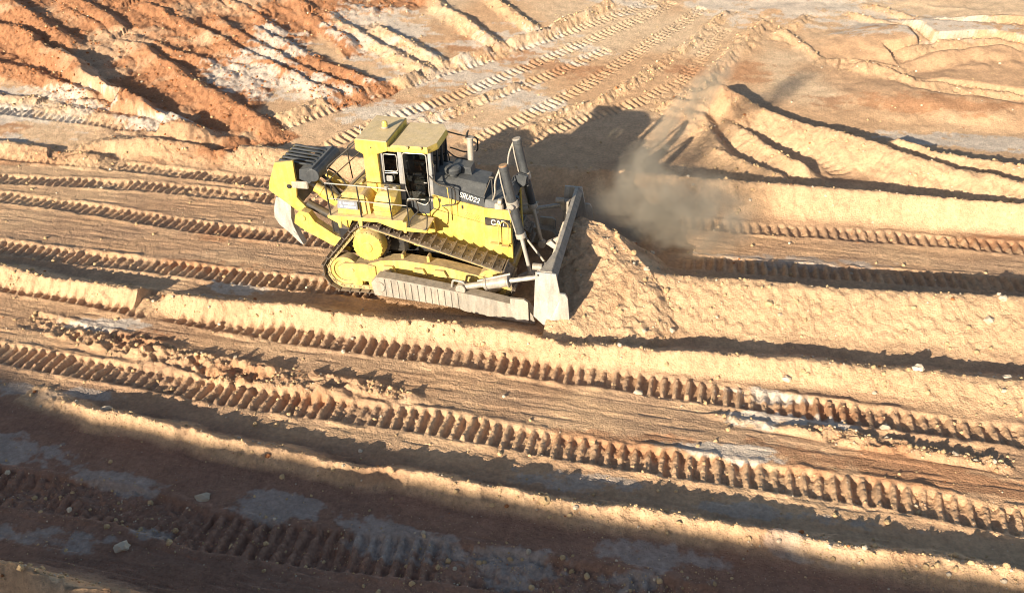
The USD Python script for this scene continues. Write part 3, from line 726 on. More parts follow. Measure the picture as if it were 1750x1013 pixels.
for s in (-1, 1):
    q0, q1 = sorted((s * 0.861, s * 0.867))
    dc = part('maker_decal', prism([(2.075, 2.24), (2.075, 2.50), (2.83, 2.46), (2.845, 2.20)], q0, q1), BLACK, rg)
    tx = meshkit.text_mesh('CAT', 0.165, 0.004, bold=True)
    v = np.array(tx.vertices)
    sxx = 0.44 / (tx.bounds[1][0] - tx.bounds[0][0])
    an = -0.06
    X0 = 2.24 if s < 0 else 2.68
    dx = v[:, 0] * sxx * (1 if s < 0 else -1)
    fcs = tx.faces if s < 0 else tx.faces
    part('maker_letters', trimesh.Trimesh(np.c_[X0 + dx, s * (0.868 + v[:, 2]), 2.275 + v[:, 1] - 0.05 * (X0 + dx - 2.24)], fcs, process=False), WHITEP, dc)
    q0, q1 = sorted((s * 0.873, s * 0.878))
    part('maker_triangle', prism([(2.36, 2.255), (2.53, 2.248), (2.445, 2.36)], q0, q1), YEL, dc)
    # step with a bent grab rail on the radiator side
    q0, q1 = sorted((s * 0.86, s * 1.04))
    part('side_step', [box(2.22, 2.52, q0, q1, 1.68, 1.71), box(2.56, 2.80, q0, q1, 1.62, 1.65)], YEL)
    part('grab_rail', tube(bend([(2.50, s * 0.87, 1.66), (2.50, s * 1.02, 1.70), (2.50, s * 1.02, 2.32), (2.64, s * 1.02, 2.50), (2.80, s * 1.02, 2.40), (2.80, s * 1.02, 1.72), (2.80, s * 0.87, 1.66)], 4, 0.06), 0.016), YELD)
# pre-cleaner, intake box, stack
pc = trimesh.creation.revolve([(0, 0), (0.15, 0), (0.15, 0.13), (0.24, 0.15), (0.25, 0.26), (0.21, 0.31), (0.06, 0.33), (0, 0.33)], sections=32)
pc.apply_translation((1.0, -0.22, 3.44))
part('air_precleaner', pc, DARK, smooth=35)
part('intake_box', hull([(0.92, -0.12, 3.52), (0.92, 0.45, 3.52), (1.55, -0.05, 3.30), (1.55, 0.45, 3.30), (0.95, -0.08, 3.74), (0.95, 0.42, 3.74), (1.50, -0.05, 3.66), (1.50, 0.42, 3.66)]), DARK)
st = part('exhaust_stack', [cyl((1.36, 0.56, 3.2), (1.36, 0.56, 4.36), 0.095, 24), cyl((1.36, 0.56, 4.34), (1.36, 0.56, 4.385), 0.125, 24)], STEEL, smooth=40)
part('rain_flap', obox((1.28, 0.56, 4.47), (0.02, 0.1, 0.10), trimesh.transformations.rotation_matrix(0.25, [0, 1, 0])[:3, :3]), BLACK, st)
part('hood_bracket', [tube([(2.02, -0.70, 3.08), (2.22, -0.45, 3.62)], 0.02), tube([(2.30, -0.70, 3.02), (2.22, -0.45, 3.62)], 0.02), cyl((2.15, -0.5, 3.60), (2.3, -0.5, 3.60), 0.04, 10)], BLACK)

# ---- lift cylinders on the radiator housing
for s in (-1, 1):
    yl = s * 0.98
    top, mid, low, rod = np.array([2.70, yl, 4.20]), np.array([2.95, yl, 3.05]), np.array([3.18, yl, 2.00]), np.array([3.46, yl, 0.72])
    c = part('lift_cylinder', [cyl(top, low, 0.125, 28), cyl(top + (low - top) * -0.01, top + (low - top) * 0.05, 0.145, 28)], DARK, smooth=40)
    ax = (low - top) / np.linalg.norm(low - top)
    part('cylinder_yoke', [cyl(mid - ax * 0.10, mid + ax * 0.10, 0.165, 28), cyl((mid[0], yl - 0.24, mid[2]), (mid[0], yl + 0.24, mid[2]), 0.075, 18)], STEEL, c, smooth=40)
    part('cylinder_gland', cyl(low - ax * 0.14, low + ax * 0.02, 0.155, 28), STEEL, c, smooth=40)
    part('cylinder_rod', cyl(low, rod, 0.058, 20), BRIGHT, c, smooth=40)
    part('rod_eye', cyl((rod[0], yl - 0.1, rod[2]), (rod[0], yl + 0.1, rod[2]), 0.13, 20), STEEL, c, smooth=40)
    part('cap_end', cyl(top - ax * 0.06, top + ax * 0.12, 0.13, 24), RUST if s < 0 else GREYF, c, 'rusty cylinder end cap' if s < 0 else None, smooth=40)
    part('oil_pipe', tube([top + [-0.12, -0.06, -0.1], top + ax * 0.5 + [-0.17, -0.05, 0], top + ax * 1.2 + [-0.17, -0.05, 0], low + [-0.15, -0.05, 0.15]], 0.022), STEEL, c)
    part('trunnion_bracket', prism([(2.60, 2.80), (2.60, 3.10), (2.80, 3.24), (3.08, 3.16), (3.08, 2.92), (2.86, 2.80)], *sorted((s * 0.66, s * 0.80))), DARK)
    hose = bend([top + [-0.10, 0, -0.05], top + [-0.26, 0, -0.45], (2.42, yl * 0.9, 3.30), (2.30, yl * 0.72, 3.02)], 7, 0.4)
    part('hydraulic_hose', [tube([np.array(h) + [0, o, 0] for h in hose], 0.028) for o in (-0.04, 0.04)], STEEL)
part('work_light', [cyl((2.50, -0.92, 3.06), (2.62, -0.92, 3.06), 0.10, 20), box(2.40, 2.66, -0.99, -0.84, 2.82, 3.02, 0.03)], STEEL, label='round work light in a tan guard beside the cylinder')

# ---- platform, cab, guards
for s in (-1, 1):
    y0, y1 = sorted((s * 0.95, s * 1.78))
    fender = prism([(-2.45, 2.66), (-2.45, 2.58), (-2.15, 2.42), (-1.9, 2.55), (-0.9, 2.55), (-0.35, 2.36), (0.0, 2.33), (0.55, 2.33), (0.55, 2.40), (-0.05, 2.46), (-0.15, 2.66)], y0, y1)
    pf = part('side_platform', fender, ROOF)
    q0, q1 = sorted((s * 1.74, s * 1.80))
    part('fender_skirt', prism([(-2.42, 2.58), (-0.2, 2.58), (-0.1, 2.42), (0.6, 2.40), (0.62, 2.05), (0.40, 1.98), (0.1, 2.12), (-0.35, 2.28), (-0.7, 2.34), (-1.0, 2.52), (-1.6, 2.52), (-1.95, 2.25), (-2.1, 1.95), (-2.4, 2.15)], q0 + s * -0.62, q1 + s * -0.62), YEL, pf)
    for xx0 in (-2.1, -1.45, -0.1):
        q0, q1 = sorted((s * 1.72, s * 1.79))
        part('rail_bracket', prism([(xx0 - 0.07, 2.62), (xx0 + 0.07, 2.62), (xx0 + 0.04, 2.28), (xx0 - 0.04, 2.28)], q0, q1), YELD, pf)
    # hand rail
    yr = s * 1.74
    rl = part('hand_rail', tube(bend([(-2.42, yr, 3.68), (-0.45, yr, 3.64), (0.02, yr, 3.62)], 3, 0.1), 0.020), GREYF)
    part('mid_rail', tube([(-2.42, yr, 3.20), (0.0, yr, 3.14)], 0.016), GREYF, rl)
    for xx0, zb in ((-2.40, 2.10), (-1.45, 2.30), (-0.52, 2.30)):
        part('rail_post', tube([(xx0, yr, 3.68 + 0.02 * xx0), (xx0 + 0.06, yr, zb)], 0.024), BLACK, rl)
    # step rails ahead of the cab door
    part('step_rail', tube(bend([(0.02, yr, 2.2), (0.02, yr, 3.30), (0.30, yr, 3.36), (0.36, yr, 3.0), (0.10, yr, 2.75), (0.02, yr, 2.5)], 4, 0.1), 0.020), BLACK)
    part('step_rail', tube(bend([(-0.15, yr, 2.50), (0.25, yr, 2.36), (0.55, yr, 2.42), (0.60, yr, 2.9), (0.45, yr, 3.0)], 4, 0.1), 0.018), BLACK)
    part('door_rail', tube(bend([(-0.15, s * 1.2, 2.98), (-0.1, s * 1.3, 3.15), (0.40, s * 1.2, 3.10)], 4, 0.1), 0.022), BRIGHT)
    part('hood_rail', tube(bend([(0.48, s * 0.95, 3.76), (0.75, s * 1.0, 3.50), (1.25, s * 1.0, 3.44), (1.25, s * 1.0, 2.90), (0.82, s * 1.0, 2.84)], 5, 0.14), 0.022), BLACK)
    part('hood_rail', tube([(1.02, s * 1.0, 3.46), (1.06, s * 0.85, 2.30)], 0.014), YELD)
# equipment boxes on the near platform
sb = part('battery_box', hull([(-2.18, -1.62, 2.67), (-1.50, -1.62, 2.67), (-2.12, -1.58, 3.06), (-1.50, -1.58, 3.06), (-2.02, -1.30, 3.22), (-1.50, -1.30, 3.22), (-2.10, -0.92, 2.67), (-1.50, -0.92, 2.67), (-2.02, -0.92, 3.28), (-1.50, -0.92, 3.28)]), YEL)
sgn = part('name_sign', prism([(-2.16, 2.86), (-1.53, 2.84), (-1.53, 3.10), (-2.12, 3.12)], -1.66, -1.625), SIGNM, sb, 'small pale sign with two white lines of lettering')
rows = []
rr = np.random.default_rng(4)
for zr, (x0, x1) in ((3.035, (-2.07, -1.62)), (2.925, (-2.07, -1.60))):
    xq = x0
    while xq < x1:
        w = rr.uniform(0.035, 0.055)
        if rr.random() > 0.16:
            rows.append(box(xq, xq + w * 0.8, -1.666, -1.661, zr - 0.034 - 0.02 * (xq + 1.8), zr + 0.034 - 0.02 * (xq + 1.8), 0.001))
        xq += w
tag(part('sign_lettering', rows, WHITEP, sgn), kind='stuff')
tk = part('hydraulic_tank', [hull([(-1.06, -1.56, 2.67), (-0.52, -1.60, 2.67), (-1.08, -1.58, 2.98), (-0.5, -1.62, 2.95), (-1.0, -1.50, 3.26), (-0.55, -1.50, 3.28), (-0.85, -1.42, 3.38), (-0.62, -1.42, 3.38), (-1.0, -0.95, 2.67), (-0.42, -0.95, 2.67), (-1.0, -0.95, 3.40), (-0.42, -0.95, 3.38), (-0.40, -1.40, 2.75), (-0.42, -1.40, 3.2)])], YEL)
part('tank_seam', [box(-1.085, -0.495, -1.628, -1.61, zq, zq + 0.022, 0.004) for zq in (2.80, 2.93)], YELD, tk)
part('filler_cap', [cyl((-0.72, -1.25, 3.36), (-0.72, -1.25, 3.50), 0.08, 16), cyl((-0.5, -1.2, 3.36), (-0.5, -1.2, 3.46), 0.06, 16)], STEEL, tk)
part('rounded_guard', hull([(-1.42 + 0.20 * math.cos(a), y, 2.95 + 0.32 * math.sin(a)) for a in np.linspace(0, 2 * math.pi, 24) for y in (-1.5, -0.95)] + [(-1.46, -1.5, 2.67), (-1.2, -1.5, 2.67)]), YELD)
part('far_tank', box(-2.1, -0.4, 0.95, 1.6, 2.67, 3.35, 0.08), YEL)
part('fuel_tank', [hull([(-2.55, s * 0.9, 2.35) for s in (-1, 1)] + [(-1.1, s * 0.92, 2.35) for s in (-1, 1)] + [(-2.45, s * 0.9, 2.72) for s in (-1, 1)] + [(-1.9, s * 0.86, 3.20) for s in (-1, 1)] + [(-1.1, s * 0.86, 3.25) for s in (-1, 1)])], YEL)
tread = [box(-2.42 + 0.001 * k, -1.95, -0.75 + k * 0.12, -0.70 + k * 0.12, 2.74, 2.76 + 0.0 * k, 0.004) for k in range(6)]
part('rear_walkway', [obox((-2.05, -0.15, 3.02), (0.42, 0.55, 0.03), trimesh.transformations.rotation_matrix(-0.55, [0, 1, 0])[:3, :3])], YELD)
for y in (-0.72, -0.55):
    part('rear_ladder_rail', tube([(-2.60, y, 2.62), (-1.60, y + 0.9, 3.55)], 0.035), BLACK)
part('rear_hand_rail', tube(bend([(-2.62, -0.80, 2.65), (-2.75, -0.8, 3.70), (-1.72, -0.7, 4.55)], 4, 0.15), 0.022), BLACK)
part('rear_hand_rail', tube(bend([(-2.45, -1.70, 3.62), (-1.68, -0.62, 4.20)], 3, 0.1), 0.020), BLACK)
part('rear_hand_rail', tube(bend([(-2.62, 0.80, 2.65), (-2.70, 0.8, 3.70), (-1.70, 0.7, 4.45)], 4, 0.15), 0.022), BLACK)

# ---- roll-over frame and cab
rops = part('rollover_canopy', [prism([(-1.66, 4.42), (-1.66, 4.73), (-0.70, 4.70), (-0.70, 4.44), (-0.99, 4.34), (-1.44, 4.30)], -0.96, 0.96)], YEL)
part('canopy_top', hull([(x, y, z) for x, z in ((-1.655, 4.735), (-0.705, 4.705)) for y in (-0.955, 0.955)] + [(x, y, z) for x, z in ((-1.63, 4.752), (-0.73, 4.722)) for y in (-0.93, 0.93)]), ROOF, rops)
for s in (-1, 1):
    y0, y1 = sorted((s * 0.62, s * 0.955))
    part('rollover_post', prism([(-1.44, 4.34), (-1.02, 4.36), (-1.00, 2.70), (-0.82, 2.55), (-0.82, 2.40), (-1.50, 2.40), (-1.44, 2.70)], y0, y1), YEL, rops)
part('bolt_hole', cyl((-1.19, -0.966, 4.52), (-1.19, -0.955, 4.52), 0.022, 10), BLACK, rops)
bc = part('warning_beacon', [cyl((-1.06, 0.02, 4.74), (-1.06, 0.02, 4.79), 0.11, 20)], STEEL)
dome = trimesh.creation.revolve([(0, 0), (0.085, 0), (0.085, 0.10), (0.06, 0.16), (0, 0.18)], sections=24)
dome.apply_translation((-1.06, 0.02, 4.79))
part('beacon_lens', dome, AMBER, bc, smooth=40)
part('aerial', tube([(-1.60, -0.55, 4.74), (-1.62, -0.56, 5.0)], 0.008), WHITEP, rops)

cab = part('cab', [box(-1.02, 0.56, -0.80, 0.80, 2.30, 2.86, 0.03)], DARK)
ro = prism_z([(-0.70, -0.93), (-0.42, -0.93), (0.50, -0.93), (0.70, -0.55), (0.70, 0.55), (0.50, 0.93), (-0.70, 0.93)], 4.42, 4.46)
roof_top = hull([(x, y, 4.46) for x, y in ((-0.72, -0.93), (0.50, -0.93), (0.70, -0.55), (0.70, 0.55), (0.50, 0.93), (-0.72, 0.93))] + [(x, y, 4.60) for x, y in ((-0.55, -0.90), (0.47, -0.90), (0.66, -0.53), (0.66, 0.53), (0.47, 0.90), (-0.55, 0.90))] + [(-0.72, y, 4.50) for y in (-0.90, 0.90)])
part('cab_roof', [roof_top], ROOF, cab)
part('roof_edge', [ro, box(-0.70, 0.50, -0.945, -0.92, 4.44, 4.56, 0.008)], YEL, cab)
for xx0 in (-0.10, 0.30):
    part('roof_light', box(xx0 - 0.04, xx0 + 0.04, -0.99, -0.93, 4.54, 4.62, 0.01), YELD, cab)
# posts and frames of the cab
for s in (-1, 1):
    y0, y1 = sorted((s * 0.74, s * 0.82))
    part('cab_post', [box(x0, x1, y0, y1, 2.85, 4.44) for x0, x1 in ((-1.02, -0.92), (-0.47, -0.33), (0.44, 0.55))], GREYF if s < 0 else DARK, cab)
    q0, q1 = sorted((s * 0.77, s * 0.80))
    part('side_panel', prism([(-0.92, 2.85), (-0.92, 3.36), (-0.47, 3.33), (-0.47, 2.85)], q0, q1), GREYF, cab)
    q0, q1 = sorted((s * 0.775, s * 0.787))
    part('rear_side_pane', prism([(-0.92, 3.36), (-0.92, 4.42), (-0.47, 4.42), (-0.47, 3.33)], q0, q1), GLASS, cab)
    q0, q1 = sorted((s * 0.80, s * 0.83))
    part('window_frame', [tube(bend([(-0.90, s * 0.81, 3.75), (-0.90, s * 0.81, 4.28), (-0.50, s * 0.81, 4.28), (-0.50, s * 0.81, 3.75), (-0.90, s * 0.81, 3.75)], 3, 0.06), 0.014), tube([(-0.9, s * 0.81, 3.68), (-0.5, s * 0.81, 3.70)], 0.015)], BRIGHT, cab)
    loop = bend([(0.0, s * 0.83, 4.36), (0.40, s * 0.83, 4.36), (0.42, s * 0.83, 2.90), (0.28, s * 0.83, 2.72), (-0.20, s * 0.83, 2.90), (-0.30, s * 0.83, 3.3), (-0.32, s * 0.83, 4.36), (0.0, s * 0.83, 4.36)], 4, 0.10)
    dr = part('cab_door', tube(loop, 0.017), BRIGHT, cab, 'glazed cab door with a bare metal edge' if s < 0 else None)
    part('door_pane', prism([(p[0], p[2]) for p in loop[:-1]], *sorted((s * 0.80, s * 0.81))), GLASS, dr)
    part('door_handle', box(0.28, 0.38, *sorted((s * 0.84, s * 0.87)), 3.45, 3.49), GREYF, dr)
part('front_pane', hull([(0.51, -0.74, 3.4), (0.51, 0.74, 3.4), (0.56, -0.74, 4.42), (0.56, 0.74, 4.42), (0.52, -0.74, 3.4), (0.52, 0.74, 3.4), (0.57, 0.74, 4.42), (0.57, -0.74, 4.42)]), GLASS, cab)
part('front_post', [box(0.50, 0.58, y - 0.04, y + 0.04, 2.86, 4.44) for y in (-0.74, -0.25, 0.25, 0.74)] + [box(0.44, 0.54, -0.78, 0.78, 2.86, 3.42)], DARK, cab)
part('rear_wall', [box(-1.00, -0.96, -0.74, 0.74, 2.86, 3.45)], DARK, cab)
part('rear_pane', box(-0.99, -0.98, -0.74, 0.74, 3.45, 4.42, 0.001), GLASS, cab)
part('cab_lining', [box(-0.955, -0.93, 0.2, 0.73, 3.3, 4.40), box(-0.9, 0.4, 0.70, 0.73, 2.9, 3.5)], REDIN, cab)
seat = part('operator_seat', [obox((-0.42, 0.0, 3.62), (0.09, 0.27, 0.42), trimesh.transformations.rotation_matrix(-0.12, [0, 1, 0])[:3, :3], 0.06), obox((-0.14, 0.0, 3.26), (0.28, 0.28, 0.09), None, 0.05)], SEATM, cab)
part('headrest', obox((-0.50, 0.0, 4.12), (0.06, 0.15, 0.10), None, 0.04), SEATM, seat)
part('armrest', [obox((-0.15, y, 3.50), (0.25, 0.06, 0.04), None, 0.02) for y in (-0.36, 0.36)], SEATM, seat)
part('control_console', [hull([(0.30, -0.35, 2.9), (0.48, -0.35, 2.9), (0.30, 0.35, 2.9), (0.48, 0.35, 2.9), (0.26, -0.3, 3.55), (0.44, -0.3, 3.62), (0.26, 0.3, 3.55), (0.44, 0.3, 3.62)]), box(-0.1, 0.25, -0.62, -0.45, 2.9, 3.40, 0.03)], BLACK, cab)
part('air_conditioner', box(-0.86, -0.66, -0.86, -0.80, 3.42, 3.62, 0.03), GREYF, cab)
# far-side rails in front of the cab
part('far_grab_rail', tube(bend([(0.66, 0.55, 4.52), (1.0, 0.9, 4.28), (1.48, 1.0, 4.20), (1.48, 1.0, 3.75), (1.05, 0.95, 3.72), (0.70, 0.70, 3.95)], 5, 0.12), 0.024), BLACK)
part('far_grab_rail', tube([(1.28, 1.0, 4.22), (1.34, 1.0, 3.1)], 0.022), BLACK)
mr = part('mirror', [tube([(0.56, -0.78, 4.15), (0.66, -0.98, 4.1), (0.66, -0.98, 3.55), (0.56, -0.80, 3.5)], 0.015)], BLACK)
part('mirror_glass', obox((0.68, -0.98, 3.95), (0.02, 0.09, 0.15)), BLACK, mr)

# ---- push arms, tilt braces, blade
for s in (-1, 1):
    y0, y1 = sorted((s * 2.14, s * 2.50))
    arm = part('push_arm', prism([(-0.98, 0.50), (-1.05, 0.92), (-0.86, 1.13), (-0.35, 1.10), (1.0, 0.94), (2.2, 0.78), (3.16, 0.62), (3.60, 0.55), (3.78, 0.30), (3.86, 0.02), (3.65, 0.0), (2.6, 0.10), (1.75, 0.22), (1.6, 0.30), (0.6, 0.40)], y0, y1), ARMM)
    part('arm_lug', [prism([(3.14, 0.55), (3.14, 0.86), (3.55, 0.86), (3.66, 0.78), (3.68, 0.10), (3.3, 0.10)], *sorted((s * 2.49, s * 2.58)))], STEEL, arm)
    for k in range(12):
        xk = -0.62 + k * 0.20
        zt, zb = 1.08 - 0.115 * (xk + 0.62), 0.50 - 0.09 * (xk + 0.62)
        part('arm_rib', prism([(xk - 0.012, zb), (xk - 0.012 - 0.02, zt), (xk + 0.012 - 0.02, zt), (xk + 0.012, zb)], *sorted((s * 2.49, s * 2.525))), ARMM, arm)
    part('trunnion', [cyl((-0.80, s * 1.6, 0.80), (-0.80, s * 2.54, 0.80), 0.17, 24)], ARMM, arm, smooth=40)
    part('arm_handle', tube(bend([(1.35, s * 2.3, 0.90), (1.40, s * 2.3, 1.14), (1.72, s * 2.3, 1.10), (1.76, s * 2.3, 0.86)], 3, 0.06), 0.035), STEEL, arm)
    a, b = np.array([1.65, s * 2.30, 0.93]), np.array([3.95, s * 2.30, 1.50])
    ax = (b - a) / np.linalg.norm(b - a)
    br = part('tilt_cylinder', [cyl(a, a + ax * 0.75, 0.09, 20), cyl(a + ax * 0.7, a + ax * 1.40, 0.165, 24), cyl(a + ax * 1.40, a + ax * 1.46, 0.19, 24), cyl(a + ax * 0.72, a + ax * 0.80, 0.185, 24)], STEEL, smooth=40)
    part('tilt_rod', cyl(a + ax * 1.4, b, 0.07, 20), BRIGHT, br, smooth=40)
    part('oil_pipe', tube([a + ax * 0.5 + [0, 0, 0.13], a + ax * 1.5 + [0, 0, 0.22]], 0.035), STEEL, br)
    part('brace_eye', [cyl((1.65, s * 2.15, 0.92), (1.65, s * 2.46, 0.92), 0.15, 20)], STEEL, br, smooth=40)
    part('blade_lug', [cyl((3.72, s * 2.12, 1.72), (4.0, s * 2.12, 1.72), 0.10, 18), box(3.86, 4.2, s * 2.30 - 0.14, s * 2.30 + 0.14, 1.32, 1.66, 0.03)], STEEL)

front = [(4.38, 1.93), (4.52, 1.78), (4.40, 1.60), (4.31, 1.28), (4.31, 0.90), (4.38, 0.52), (4.52, 0.22), (4.66, 0.05)]
backp = [(4.58, 0.0), (4.36, 0.12), (4.16, 0.45), (4.10, 0.85), (4.12, 1.30), (4.22, 1.66), (4.30, 1.93)]
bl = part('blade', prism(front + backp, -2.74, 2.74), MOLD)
part('blade_top_beam', [hull([(x, y, z) for x, z in ((4.27, 1.955), (4.375, 1.95), (4.37, 1.80), (4.26, 1.78)) for y in (-2.72, 2.72)]), hull([(4.02, -2.73, 1.957), (4.36, -2.73, 1.957), (4.02, -2.73, 1.86), (4.28, -1.5, 1.957), (4.36, -1.5, 1.957), (4.28, -1.5, 1.86)])], STEEL, bl)
part('blade_back_box', prism([(3.95, 0.35), (3.90, 0.75), (4.02, 1.02), (4.14, 1.02), (4.16, 0.40)], -2.4, 2.4), ARMM, bl)
for k in range(7):
    yk = -2.1 + 0.7 * k
    part('blade_rib', prism([(3.95, 0.95), (4.16, 1.70), (4.26, 1.75), (4.14, 0.95)], yk - 0.03, yk + 0.03), ARMM, bl)
part('cutting_edge', prism([(4.63, 0.06), (4.53, 0.24), (4.57, 0.26), (4.78, -0.02), (4.70, -0.06)], -2.2, 2.2), BRIGHT, bl)
for s in (-1, 1):
    y0, y1 = sorted((s * 2.74, s * 2.80))
    ep = part('blade_end_plate', prism([(3.92, 1.95), (4.49, 1.93), (4.56, 1.55), (4.61, 1.30), (4.72, 0.8), (4.80, 0.08), (4.27, 0.10), (4.05, 0.30), (3.86, 0.49)], y0, y1), BRIGHT, bl)
    y0, y1 = sorted((s * 2.77, s * 2.84))
    part('end_bit', prism([(4.60, 1.34), (4.76, 1.33), (4.83, 1.2), (4.93, 0.06), (4.70, 0.04), (4.64, 0.7)], y0, y1), BRIGHT, ep)
    part('end_gusset', hull([(4.62, s * 2.80, 1.20), (4.30, s * 2.80, 0.35), (4.72, s * 2.80, 0.15), (4.60, s * 2.86, 0.18), (4.55, s * 2.83, 0.8), (4.4, s * 2.8, 0.15)]), BRIGHT, ep)
    part('plate_hole', cyl((4.0, s * 2.799, 1.86), (4.0, s * 2.806, 1.86), 0.03, 12), BLACK, ep)
    part('lift_hook', hull([(3.98, s * 0.98, 1.0), (3.60, s * 0.98 - 0.1, 0.78), (3.60, s * 0.98 + 0.1, 0.78), (4.1, s * 0.98 - 0.18, 0.5), (4.1, s * 0.98 + 0.18, 0.5), (4.1, s * 0.98, 1.1)]), STEEL, bl)
part('cross_brace', [tube([(2.55, 0.4, 1.9), (3.98, -0.6, 0.75)], 0.035)], STEEL)
part('brace_tube', [cyl((2.3, -1.9, 0.55), (3.95, 0.2, 0.5), 0.11, 16)], ARMM)
part('front_guard', box(2.5, 2.95, -0.9, 0.9, 0.7, 1.05, 0.05), YELD)

# ---- ripper
BEAM = [(-4.37, 3.76), (-3.78, 3.86), (-3.78, 3.15), (-3.84, 2.66), (-3.48, 2.22), (-3.72, 2.12), (-3.95, 2.25), (-4.72, 2.84), (-4.66, 3.1)]
rb = part('ripper_beam', prism(BEAM, -0.80, -0.70), YEL)
part('beam_side_plate', prism([(-4.37, 3.66), (-4.0, 3.66), (-3.78, 3.15), (-3.84, 2.66), (-3.48, 2.22), (-3.72, 2.12), (-3.95, 2.25), (-4.72, 2.84), (-4.66, 3.1)], 0.70, 0.80), YEL, rb)
part('beam_back_plate', hull([(x, y, z) for x, z in ((-4.36, 3.74), (-4.71, 2.86), (-4.66, 2.86), (-4.31, 3.74)) for y in (-0.71, 0.71)]), YEL, rb)
part('beam_bottom_plate', hull([(x, y, z) for x, z in ((-4.70, 2.86), (-3.90, 2.26), (-3.86, 2.30), (-4.66, 2.92)) for y in (-0.71, 0.71)]), YELD, rb)
part('beam_core', box(-4.25, -3.95, -0.65, 0.65, 2.7, 3.6, 0.05), BLACK, rb)
for k in range(6):
    yk = -0.58 + k * 0.23
    part('grille_slat', hull([(-4.32, yk, 3.78), (-4.32, yk + 0.08, 3.78), (-3.30, yk, 3.66), (-3.30, yk + 0.08, 3.66), (-4.32, yk, 3.72), (-3.30, yk + 0.08, 3.58)]), DARK, rb)
part('red_reflector', prism([(-3.52, 2.26), (-3.49, 2.22), (-3.71, 2.122), (-3.74, 2.15)], -0.812, -0.802), REDM, rb)
part('red_reflector', prism([(-3.58, 2.34), (-3.555, 2.305), (-3.75, 2.20), (-3.78, 2.23)], -0.812, -0.802), REDM, rb)
part('side_pin', cyl((-4.02, -0.84, 3.02), (-4.02, -0.78, 3.02), 0.075, 16), BLACK, rb)
part('shank_lock', [box(-3.95, -3.40, -0.82, -0.74, 2.95, 3.20, 0.06)], STEEL, rb)
part('cross_tube', [prism([(-3.66, 3.28), (-3.62, 3.58), (-3.20, 3.66), (-3.08, 3.40), (-3.36, 3.14)], -0.78, 0.95), cyl((-3.2, -0.80, 3.42), (-3.2, 0.97, 3.42), 0.20, 24)], DARK)
sh = part('ripper_shank', prism([(-4.90, 2.25), (-4.46, 2.25), (-4.44, 1.9), (-4.50, 1.55), (-4.46, 1.25), (-4.33, 0.85), (-4.22, 0.60), (-4.32, 0.64), (-4.62, 0.98), (-4.95, 1.28), (-5.08, 1.55), (-5.02, 1.9)], -0.13, 0.13), BRIGHT, smooth=False)
part('shank_tip', hull([(-4.5, -0.15, 1.08), (-4.5, 0.15, 1.08), (-4.40, -0.15, 1.0), (-4.62, 0.15, 0.98), (-4.20, -0.02, 0.56), (-4.20, 0.02, 0.56), (-4.62, -0.15, 0.98)]), BRIGHT, sh)
for s in (-1, 1):
    y0, y1 = sorted((s * 0.84, s * 1.10))
    part('ripper_arm', prism([(-3.90, 1.92), (-3.84, 2.20), (-3.62, 2.36), (-3.38, 2.30), (-3.22, 2.02), (-2.60, 1.60), (-2.20, 1.46), (-2.2, 1.08), (-2.7, 1.22), (-3.55, 1.66)], y0, y1), YEL)
    part('arm_pin', cyl((-3.60, s * 1.09, 2.12), (-3.60, s * 1.13, 2.12), 0.10, 20), YEL)
    a, b = np.array([-3.42, s * 0.45, 2.95]), np.array([-2.45, s * 0.45, 2.35])
    ax = (b - a) / np.linalg.norm(b - a)
    rc = part('ripper_cylinder', [cyl(a + ax * 0.1, b, 0.16, 24), cyl(a + ax * 0.3, a + ax * 0.36, 0.18, 24), cyl(a + ax * 0.6, a + ax * 0.66, 0.18, 24)], YEL, smooth=40)
    part('cylinder_rod', cyl(a - ax * 0.35, a + ax * 0.12, 0.07, 16), BRIGHT, rc, smooth=40)
    a, b = np.array([-3.60, s * 0.62, 2.40]), np.array([-2.40, s * 0.62, 1.75])
    part('ripper_cylinder', [cyl(a, b, 0.13, 24)], BLACK, smooth=40)
part('rear_guard', [box(-2.75, -2.40, -0.95, 0.95, 1.2, 2.3, 0.05)], BLACK)
for y in (-0.35, -0.27, 0.3):
    part('hydraulic_hose', tube(bend([(-2.6, y, 2.6), (-2.95, y, 3.1), (-3.35, y * 0.8, 3.3)], 5, 0.25), 0.03), BLACK)

# ------------------------------------------------------------------ dust behind the blade
def dust(name, centre, half, rot, density, parent):
    mat = usdkit.material(stage, f'/World/Looks/{name}', {
        'tc': ('texture_coordinate', {}),
        'len': ('vector_math', {'math_type': 'length'}),
        'g': ('geometry', {}),
        'n': ('noise_texture', {'scale': 1.1, 'detail': 5.0, 'roughness': 0.6, 'distortion': 0.9}),
        'f': ('map_range', {'from_min': 1.0, 'from_max': 0.15, 'to_min': 0.0, 'to_max': 1.0, 'clamp': True}),
        'nr': ('map_range', {'from_min': 0.40, 'from_max': 0.68, 'to_min': 0.02, 'to_max': 1.0, 'clamp': True}),
        'm': ('math', {'math_type': 'multiply'}),
        'd': ('math', {'math_type': 'multiply', 'value2': density}),
        'v': ('principled_volume', {'color': (0.88, 0.75, 0.57), 'anisotropy': 0.1})},
        [('tc.object', 'len.vector1'), ('len.value', 'f.value'), ('g.position', 'n.vector'), ('n.fac', 'nr.value'), ('f.result', 'm.value1'), ('nr.result', 'm.value2'),
         ('m.value', 'd.value1'), ('d.value', 'v.density')], volume='v.volume')
    s = trimesh.creation.icosphere(3, 1.0)
    m = usdkit.mesh(stage, free(str(parent.GetPath()), 'dust_puff'), s, mat)
    m.AddTranslateOp().Set(tuple(centre))
    m.AddRotateXYZOp().Set(tuple(rot))
    m.AddScaleOp().Set(tuple(half))
    return m


